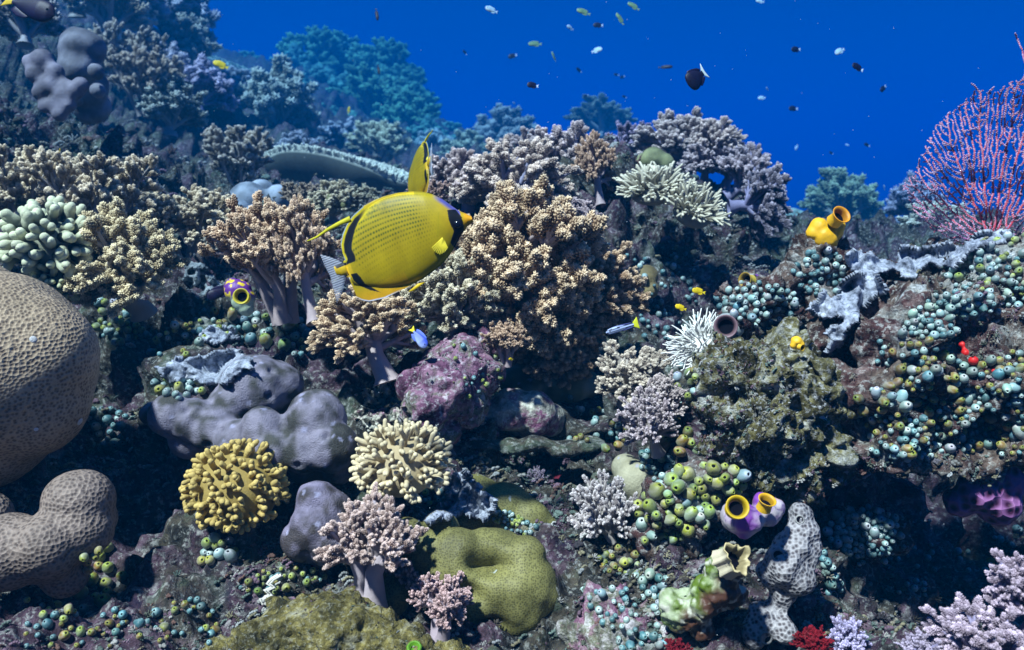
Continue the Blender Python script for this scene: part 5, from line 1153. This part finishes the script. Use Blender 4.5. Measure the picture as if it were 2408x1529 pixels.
ts = squirt('tube_sponge', 'bent green tube sponge with a ragged pale mouth, left of the pitted sponge', [(1605, 1440, .85, 42), (1635, 1430, .85, 46), (1660, 1405, .84, 46), (1682, 1375, .835, 45), (1695, 1345, .83, 42), (1710, 1330, .825, 38), (1590, 1420, .85, 34), (1650, 1465, .85, 36), (1720, 1325, .82, 33), (1720, 1390, .85, 38)], .83, .0024, tubecol, 'sponge', .012)
flare(ts, 1733, 1313, .785, 31, picdir(.45, .5, .75), (.62, .56, .40), (.50, .42, .22), wob=.35, k=48, wide=1.15, name='mouth')
dk = squirt('tunnel_coral', 'round dark-mouthed burrow crusted with pale sea squirts at the foot of the ledge', [(1710, 760, 1.04, 26), (1725, 775, 1.04, 24)], 1.04, .003, lambda V, n: np.tile((.3, .34, .34), (len(V), 1)), 'crust')
flare(dk, 1706, 768, 1.01, 22, picdir(-.3, .05, .9), (.34, .38, .36), (.20, .12, .14), depth=1.2, name='rim')
for lab, spots in (('bright red sponge lumps among the sea squirts of the right-hand wall', [(2262, 810, 9), (2270, 830, 11), (2288, 848, 12), (2310, 868, 8), (2335, 872, 7)]), ('orange sponge lumps glowing in the shade near the right edge', [(2325, 1320, 12), (2345, 1305, 13), (2350, 1335, 12), (2330, 1345, 11)])):
    q = [cast(a, b) for a, b, _ in spots]
    lobed('red_sponge' if 'red' in lab else 'orange_sponge', 'sponge', lab, q[0][2], [(a, b, h[2], r) for (a, b, r), h in zip(spots, q)], M_SQ, .0022, 3, col=(lambda V, n: np.tile((.62, .015, .012), (len(V), 1))) if 'red' in lab else (lambda V, n: np.tile((.55, .18, .01), (len(V), 1))), hit=False)
# striped giant clam lips: white zigzag
P = [(655, 1352), (638, 1362), (628, 1372), (640, 1380), (622, 1388), (634, 1398), (612, 1408), (618, 1420)]
h = cast(632, 1390); A = Acc()
for off in (0, 7):
    Vt, Ft = tube([cen(x + off, y, h[2] - .012) - np.array(h[0]) for x, y in P], [px(4.0, h[2])] * len(P), 7); A.add(Vt, Ft, (.85, .82, .74))
tag(link('clam', A.mesh('clam'), M_SQ, loc=h[0]), 'white wavy-lipped clam wedged above the yellow crusted rock', 'clam')
h = cast(974, 1522)
Vv, Ff = lathe([(.5, -1), (1.0, -.3), (1.1, .3), (.9, .6), (.7, .5), (.6, -.2), (.001, -.3)], 24); Vv[:, 0] *= 1 + .05 * np.sin(np.arctan2(Vv[:, 1], Vv[:, 0]) * 9)
tag(link('green_sea_squirt', mesh_np('cup', Vv * px(17, .8), Ff, np.tile((.10, .26, .01), (len(Vv), 1))), M_SQ, loc=at(974, 1526, .80), rot=quat_up(picdir(0, .8, .6))), 'vivid lime-green cup at the bottom edge below the small pink soft coral', 'sea squirt')
# ------------------------------------------------------------------ small urn-shaped sea squirts
def urn(kind):
    prof = [(.25, -1.15), (.55, -.9), (.88, -.45), (1.0, 0), (.95, .42), (.74, .80), (.45, 1.0), (.33, 1.10), (.25, 1.08), (.20, .95)]
    V, F = lathe(prof, 14); i = np.arange(len(V)) // 14
    pale = {'pale': (.28, .43, .40), 'teal': (.08, .22, .25), 'olive': (.24, .16, .035), 'green': (.27, .32, .12)}[kind]; rim = {'pale': (.52, .62, .62), 'teal': (.24, .40, .40), 'olive': (.26, .30, .015), 'green': (.34, .42, .03)}[kind]
    low = {'pale': (.30, .42, .42), 'teal': (.08, .18, .20), 'olive': (.30, .34, .24), 'green': (.40, .46, .36)}[kind]
    V = V + fbm(V, .8, 3, len(kind))[:, None] * np.array([.22, .22, .14])
    z = V[:, 2:3]; t_ = np.clip((z + .6) / 1.2, 0, 1); c = np.array(low) * (1 - t_) + np.array(pale) * t_; c = np.where((i >= 6)[:, None], rim, c)
    sp = (hash3((V[:, 0] * 9).astype(int), (V[:, 1] * 9).astype(int), (V[:, 2] * 9).astype(int), 3) > .7)[:, None] * .25; c = c * (1 - sp) + .55 * sp
    body = mesh_np('sea_squirt', V, F, c); body.materials.append(M_SQ)
    V, F = lathe([(.26, 1.01), (.16, .98), (.001, .97)], 12); si = mesh_np('siphon', V, F); si.materials.append(M_DARK)  # flat near-black disc paints the shade in the mouth
    return body, si
URN = {k: urn(k) for k in ('pale', 'teal', 'olive', 'green')}
def E(cx, cy, rx, ry): return [(cx + rx * math.cos(a * math.pi / 5), cy + ry * math.sin(a * math.pi / 5)) for a in range(10)]
CL = [  # polygon, count, size range px (diameter), kinds, label, group
 (E(1780, 715, 95, 52), 62, 13, 24, 'pppt', 'pale green sea squirt packed on the ledge around the purple flecked sea squirt', 'sea squirts on the ledge'),
 (E(1925, 640, 62, 62), 46, 12, 22, 'ttpp', 'blue-green sea squirt in the thick cluster below the orange sea squirt', 'sea squirts on the knoll'),
 ([(2230, 640), (2270, 590), (2340, 560), (2407, 555), (2407, 720), (2330, 740), (2250, 700)], 80, 12, 24, 'ptppg', 'pale green sea squirt on the upper wall just under the sea fan', 'sea squirts under the sea fan'),
 ([(2110, 790), (2140, 740), (2190, 700), (2250, 690), (2290, 740), (2240, 790), (2180, 800)], 60, 13, 25, 'ptpp', 'pale sea squirt in the dense band across the middle of the right-hand wall', 'sea squirts in the pale band'),
 ([(2060, 800), (2180, 800), (2260, 860), (2220, 900), (2120, 900), (2050, 860)], 34, 14, 30, 'ptoo', 'sea squirt left of the bright red sponge lumps', 'sea squirts beside the red sponge'),
 ([(2010, 920), (2120, 900), (2407, 820), (2407, 1080), (2250, 1060), (2100, 1080), (2020, 1010)], 190, 12, 30, 'ptoop', 'olive or pale sea squirt scattered on the lower half of the right-hand wall', 'sea squirts on the lower wall'),
 ([(2030, 1000), (2200, 1040), (2230, 1080), (2100, 1085), (2030, 1050)], 22, 14, 22, 'ppt', 'pale sea squirt low on the left foot of the right-hand wall', 'sea squirts at the wall foot'),
 ([(1490, 1190), (1560, 1130), (1630, 1090), (1740, 1110), (1760, 1150), (1690, 1170), (1660, 1230), (1590, 1280), (1500, 1270)], 95, 24, 46, 'ggggp', 'plump yellow-green sea squirt in the big clump left of the purple pair', 'big green sea squirt clump'),
 ([(1540, 1000), (1600, 980), (1640, 1060), (1600, 1090), (1545, 1070)], 14, 28, 42, 'ooog', 'brown-green sea squirt in the bunch at the left foot of the rough boulder', 'brown sea squirts by the boulder'),
 ([(1500, 1060), (1580, 1070), (1600, 1110), (1540, 1140), (1495, 1090)], 20, 14, 24, 'pttp', 'small teal sea squirt beside the beige dome coral', 'teal sea squirts by the dome'),
 ([(1580, 870), (1640, 850), (1640, 960), (1590, 960)], 12, 18, 30, 'pog', 'sea squirt on the upper left shoulder of the rough boulder', 'sea squirts on the boulder shoulder'),
 (E(2030, 1252, 88, 58), 95, 14, 27, 'pppt', 'pale turquoise sea squirt in the round cluster right of the pitted sponge', 'turquoise cluster by the pitted sponge'),
 ([(1925, 1290), (1960, 1290), (1975, 1390), (1935, 1400)], 11, 18, 30, 'pt', 'turquoise sea squirt clinging to the right side of the pitted sponge', 'squirts on the pitted sponge'),
 ([(1490, 1340), (1560, 1350), (1580, 1440), (1530, 1440)], 17, 18, 30, 'ppt', 'pale blue-green sea squirt in the row left of the green tube sponge', 'squirt row by the tube sponge'),
 ([(1360, 1390), (1480, 1380), (1590, 1460), (1560, 1528), (1440, 1528), (1380, 1460)], 44, 13, 25, 'ttpp', 'small teal sea squirt sprinkled on the bright pink crust rock', 'squirts on the pink rock'),
 ([(1400, 1290), (1500, 1290), (1500, 1350), (1410, 1340)], 16, 16, 30, 'gog', 'green sea squirt in the shade right of the ring-shaped coral', 'squirts right of the ring coral'),
 ([(225, 700), (310, 715), (350, 790), (300, 820), (240, 790)], 42, 12, 23, 'gptg', 'small green sea squirt on the lump right of the large tan dome', 'squirts right of the tan dome'),
 ([(340, 780), (470, 745), (520, 770), (430, 850), (350, 850)], 30, 12, 25, 'gotp', 'green sea squirt scattered above the flat bluish plate', 'squirts above the flat plate'),
 ([(470, 720), (610, 730), (740, 760), (740, 850), (640, 820), (520, 790)], 44, 14, 34, 'tgtpo', 'teal sea squirt on the slope below the spotted sea squirt', 'squirts below the spotted one'),
 (E(425, 912, 60, 26), 30, 16, 30, 'ppg', 'whitish-green sea squirt bunched between the flat plate and the mauve lobes', 'bunch by the mauve lobes'),
 ([(180, 1290), (260, 1280), (290, 1360), (260, 1430), (190, 1420)], 16, 22, 42, 'oogg', 'olive sea squirt in the dark patch below the lower brain coral', 'olive squirts in the dark corner'),
 (E(515, 1300, 52, 34), 13, 20, 36, 'ppg', 'pale sea squirt in the small group under the yellow finger coral', 'pale squirts under the yellow coral'),
 ([(60, 1400), (300, 1440), (500, 1400), (520, 1520), (60, 1528)], 66, 12, 28, 'tgot', 'dim sea squirt strewn over the dark bottom left corner', 'squirts of the bottom left corner'),
 ([(560, 1380), (600, 1350), (700, 1330), (790, 1350), (720, 1375), (620, 1400)], 34, 12, 24, 'ggto', 'green sea squirt along the top of the yellow crusted rock', 'squirts over the yellow crust'),
 ([(1145, 1205), (1200, 1200), (1265, 1240), (1250, 1262), (1180, 1245)], 42, 9, 15, 'ptg', 'bead-sized sea squirt in the colony on the olive mound coral', 'bead squirts on the olive mound'),
 ([(970, 1170), (1010, 1150), (1080, 1170), (1040, 1200)], 16, 13, 24, 'tg', 'dark teal sea squirt in shade below the cream finger coral', 'squirts under the cream coral'),
 ([(1330, 930), (1480, 1000), (1470, 1060), (1340, 1040)], 24, 14, 28, 'tpo', 'sea squirt on the dark slope below the green-grey knobs', 'squirts on the dark slope'),
 ([(1050, 800), (1180, 830), (1170, 930), (1100, 940)], 18, 9, 18, 'tg', 'tiny green sea squirt dotted over the purple crusted rock', 'squirts on the purple rock'),
 ([(1440, 580), (1640, 600), (1640, 800), (1480, 800)], 60, 9, 18, 'ptt', 'tiny blue-green sea squirt on the dark face of the ridge', 'squirts on the ridge face'),
 ([(220, 960), (300, 970), (290, 1060), (220, 1050)], 20, 14, 26, 'ttp', 'dim teal sea squirt in the gap right of the large tan dome', 'squirts in the dome gap'),
 ([(1990, 1290), (2200, 1280), (2200, 1400), (2050, 1400)], 26, 11, 20, 'tp', 'faint sea squirt in the shade below the turquoise cluster', 'squirts in the lower shade'),
 ([(2240, 1290), (2400, 1230), (2400, 1330), (2250, 1350)], 16, 11, 20, 'tp', 'faint sea squirt in the shade below the purple net sponge', 'squirts below the purple sponge'),
]
KN = {'p': 'pale', 't': 'teal', 'o': 'olive', 'g': 'green'}
rq = random.Random(9); ALLQ = []
for poly, n, s0, s1_, kinds, lab, grp in CL:
    P = np.array(poly); placed = []; tries = 0
    while len(placed) < n and tries < n * 25:
        tries += 1; x = rq.uniform(P[:, 0].min(), P[:, 0].max()); y = rq.uniform(P[:, 1].min(), P[:, 1].max())
        if not inpoly(np.array([x]), np.array([y]), poly)[0]: continue
        s = .92 * (s0 + (s1_ - s0) * rq.random() ** 1.8)
        if any((x - a) ** 2 + (y - b) ** 2 < (.36 * (s + c)) ** 2 for a, b, c in placed): continue
        p, nn, d = cast(x, y)
        if d > 2.6: continue
        placed.append((x, y, s)); ALLQ.append((s, p, nn, d, KN[rq.choice(kinds)], lab, grp))
ALLQ.sort(key=lambda q: -q[0])
stuffA = Acc()
for i, (s, p, nn, d, kd, lab, grp) in enumerate(ALLQ):
    dr = (nn * .55 + BACK * .45 + UPC * .35 + Vector((rq.gauss(0, .28), rq.gauss(0, .28), rq.gauss(0, .28)))).normalized()
    r_ = px(s / 2, d); q = quat_up(dr, rq.random() * 6); c = p + dr * r_ * .75; b_, si = URN[kd]; tone = rq.uniform(.55, 1.1)
    if i < 300:
        o = bpy.data.objects.new('sea_squirt', b_); COL.objects.link(o); o.location = c; o.rotation_mode = 'QUATERNION'; o.rotation_quaternion = q; o.scale = (r_, r_, r_ * rq.uniform(.9, 1.3))
        o.color = (tone * rq.uniform(.8, 1.2), tone * rq.uniform(.92, 1.05), tone * rq.uniform(.85, 1.15), 1); o.scale = (r_ * rq.uniform(.85, 1.1), r_, r_ * rq.uniform(.85, 1.35)); tag(o, lab, 'sea squirt', grp); k = bpy.data.objects.new('siphon', si); COL.objects.link(k); k.parent = o
    else:
        M = np.array(q.to_matrix()); n_ = len(b_.vertices); V = np.empty(n_ * 3, dtype=np.float32); b_.vertices.foreach_get('co', V); V = V.reshape(-1, 3)
        cc = np.empty(n_ * 4, dtype=np.float32); b_.color_attributes['Col'].data.foreach_get('color', cc); F = np.array([tuple(f.vertices) for f in b_.polygons])
        stuffA.add(V @ M.T * r_ + np.array(c), F, cc.reshape(-1, 4)[:, :3] * tone)
print('squirts', len(ALLQ))
if stuffA.n: tag(link('small_sea_squirts', stuffA.mesh('small_sea_squirts'), M_SQ), 'the tiniest beady sea squirts sprinkled between the bigger ones', 'sea squirts', kind='stuff')
# ------------------------------------------------------------------ low growth covering the rock (nobody could count it)
rng = np.random.default_rng(77)
def growth_protos():
    out = []
    for s in range(5):
        A = Acc(); r = np.random.default_rng(s)
        if s == 0:
            for k in range(9): A.add(ICO1[0] * r.uniform(.25, .5) + r.normal(0, .4, 3) * np.array([1, 1, .5]) + [0, 0, .2], ICO1[1], (1, 1, 1))
        elif s == 1:
            for k in range(9):
                d = rdir(r, [0, 0, 1], 1.1); V, F = tube([d * .1, d * r.uniform(.7, 1.2)], [.14, .11], 5); A.add(V, F, (1, 1, 1))
        elif s == 2:
            [A.add(ICO1[0] * r.uniform(.12, .3) + np.array([math.cos(k * 2.4), math.sin(k * 2.4), .1]) * k * .08, ICO1[1], (1, 1, 1)) for k in range(12)]
        elif s == 3:
            for k in range(6):
                d = rdir(r, [0, 0, 1], 1.2); V, F = tube([[0, 0, 0], d * .6], [.12, .1], 5); A.add(V, F, (.9, .9, .9)); A.add(ICO1[0] * .3 + d * .85, ICO1[1], (1.2, 1.2, 1.2))
        else:
            for k in range(5):
                a = r.uniform(0, 6.28); V = ICO1[0] * np.array([.5, .35, .3]); M = frame(rdir(r, [0, 0, 1], .9)); A.add(V @ M.T + r.normal(0, .35, 3), ICO1[1], (1, 1, 1))
        out.append((np.concatenate(A.V), {k: np.concatenate(f) for k, f in A.F.items() if f}, np.concatenate(A.C)))
    return out
GP = growth_protos()
PAL = .62 * np.array([(.16, .20, .13), (.30, .26, .18), (.24, .10, .07), (.26, .12, .22), (.50, .50, .47), (.14, .24, .20), (.10, .08, .06), (.34, .30, .14), (.36, .40, .42), (.06, .05, .07), (.20, .18, .24)])
PAL = PAL * .62 + PAL.mean(1, keepdims=True) * .38
def growth(name, label, me_obj, n, s0, s1, seed, dmax=8):
    r = np.random.default_rng(seed); me = me_obj.data; m = len(me.vertices)
    V = np.empty(m * 3, dtype=np.float32); me.vertices.foreach_get('co', V); V = V.reshape(-1, 3) + np.array(me_obj.location)
    Nn = np.empty(m * 3, dtype=np.float32); me.vertices.foreach_get('normal', Nn); Nn = Nn.reshape(-1, 3)
    C = V @ CM3; D = -C[:, 2]; X = C[:, 0] / D * FV + VW / 2; Y = VH / 2 - C[:, 1] / D * FV
    ok = np.where((D > .3) & (D < dmax) & (X > -150) & (X < 2550) & (Y > -60) & (Y < 1650))[0]
    nz = fbm(V[ok], .22, 3, 5); w = np.clip(.25 + nz * 2.0, .02, 1); w /= w.sum()
    pick = r.choice(ok, n, p=w, replace=True); A = Acc(); which = r.integers(0, 5, n)
    tone = (vnoise(V[pick], .10, 8) * .5 + .5) * len(PAL); ci = (tone + r.normal(0, 1.3, n)).astype(int) % len(PAL)
    size = (s0 + (s1 - s0) * r.random(n) ** 2.2) / FV * D[pick]
    for s in range(5):
        ii = np.where(which == s)[0]; Vp, Fp, Cp = GP[s]
        mats = np.array([frame(Nn[p] * .8 + np.array([0, 0, .5]) + r.normal(0, .25, 3)) for p in pick[ii]]); off = A.n
        for k, f in Fp.items():
            VV, FF = inst(Vp, f, mats, V[pick[ii]], size[ii]); A.F[f.shape[1]].append(FF + off)
        c = PAL[ci[ii]][:, None] * Cp[None] * (.7 + .6 * r.random(len(ii)))[:, None, None]
        A.V.append(VV); A.C.append(c.reshape(-1, 3)); A.n += len(VV)
    o = link(name, A.mesh(name), M_SKIN); return o
g = growth('reef_growth', '', bed, 30000, 3, 15, 1); tag(g, 'low crusty growth of turf, nodules and rubble covering the reef floor', 'reef growth', kind='stuff')
g = growth('wall_growth', '', rr, 6500, 3, 13, 2); tag(g, 'low crusty growth of turf and nodules over the right-hand reef wall', 'reef growth', kind='stuff')
g = growth('boulder_growth', '', bigrock, 2200, 2.5, 8, 3); tag(g, 'short turf and nodules fuzzing the big rugged boulder', 'reef growth', kind='stuff')
g = growth('crust_growth', '', crust, 500, 1.5, 5, 4); tag(g, 'scattered small tufts on the mustard-crusted rock', 'reef growth', kind='stuff')
g = growth('coralline_growth', '', purple, 420, 1.5, 6, 5); tag(g, 'tiny tufts on the purple and pink crusted rock', 'reef growth', kind='stuff')
r_ = random.Random(3); A = Acc()
for k in range(260):
    d = r_.uniform(.5, 2.6); A.add(ICO1[0] * px(r_.uniform(.5, 1.1), d) + cen(r_.uniform(0, 2407), r_.uniform(0, 1529), d), ICO1[1], (.6, .65, .7))
tag(link('drifting_specks', A.mesh('drifting_specks'), M_SKIN), 'fine specks of debris drifting in the water', 'specks', kind='stuff')
# ------------------------------------------------------------------ the water itself
def box(name, lo, hi, mat):
    V = [(x, y, z) for x in (lo[0], hi[0]) for y in (lo[1], hi[1]) for z in (lo[2], hi[2])]
    F = [(0, 1, 3, 2), (4, 6, 7, 5), (0, 4, 5, 1), (2, 3, 7, 6), (0, 2, 6, 4), (1, 5, 7, 3)]
    me = bpy.data.meshes.new(name); me.from_pydata(V, [], F); me.update()
    return link(name, me, mat)
hm = bpy.data.materials.new('water_haze'); hm.use_nodes = True; t = hm.node_tree; t.nodes.clear()
o_ = t.nodes.new('ShaderNodeOutputMaterial'); pv = t.nodes.new('ShaderNodeVolumePrincipled')
pv.inputs['Color'].default_value = (.0, .080, .20, 1); pv.inputs['Absorption Color'].default_value = (.0, .20, .76, 1)
pv.inputs['Density'].default_value = .095; pv.inputs['Anisotropy'].default_value = 0.0
t.links.new(pv.outputs[0], o_.inputs['Volume'])
allz = [(-3.0, 3.0)]
zb = np.empty(len(bed.data.vertices) * 3, dtype=np.float32); bed.data.vertices.foreach_get('co', zb); zb = zb.reshape(-1, 3)
print('box top', zb[:, 2].max())
hz = box('haze', (zb[:, 0].min() - 1, -1.5, zb[:, 2].min() - 1), (zb[:, 0].max() + 1, zb[:, 1].max() + 1, zb[:, 2].max() + .6), hm)
tag(hz, kind='stuff')
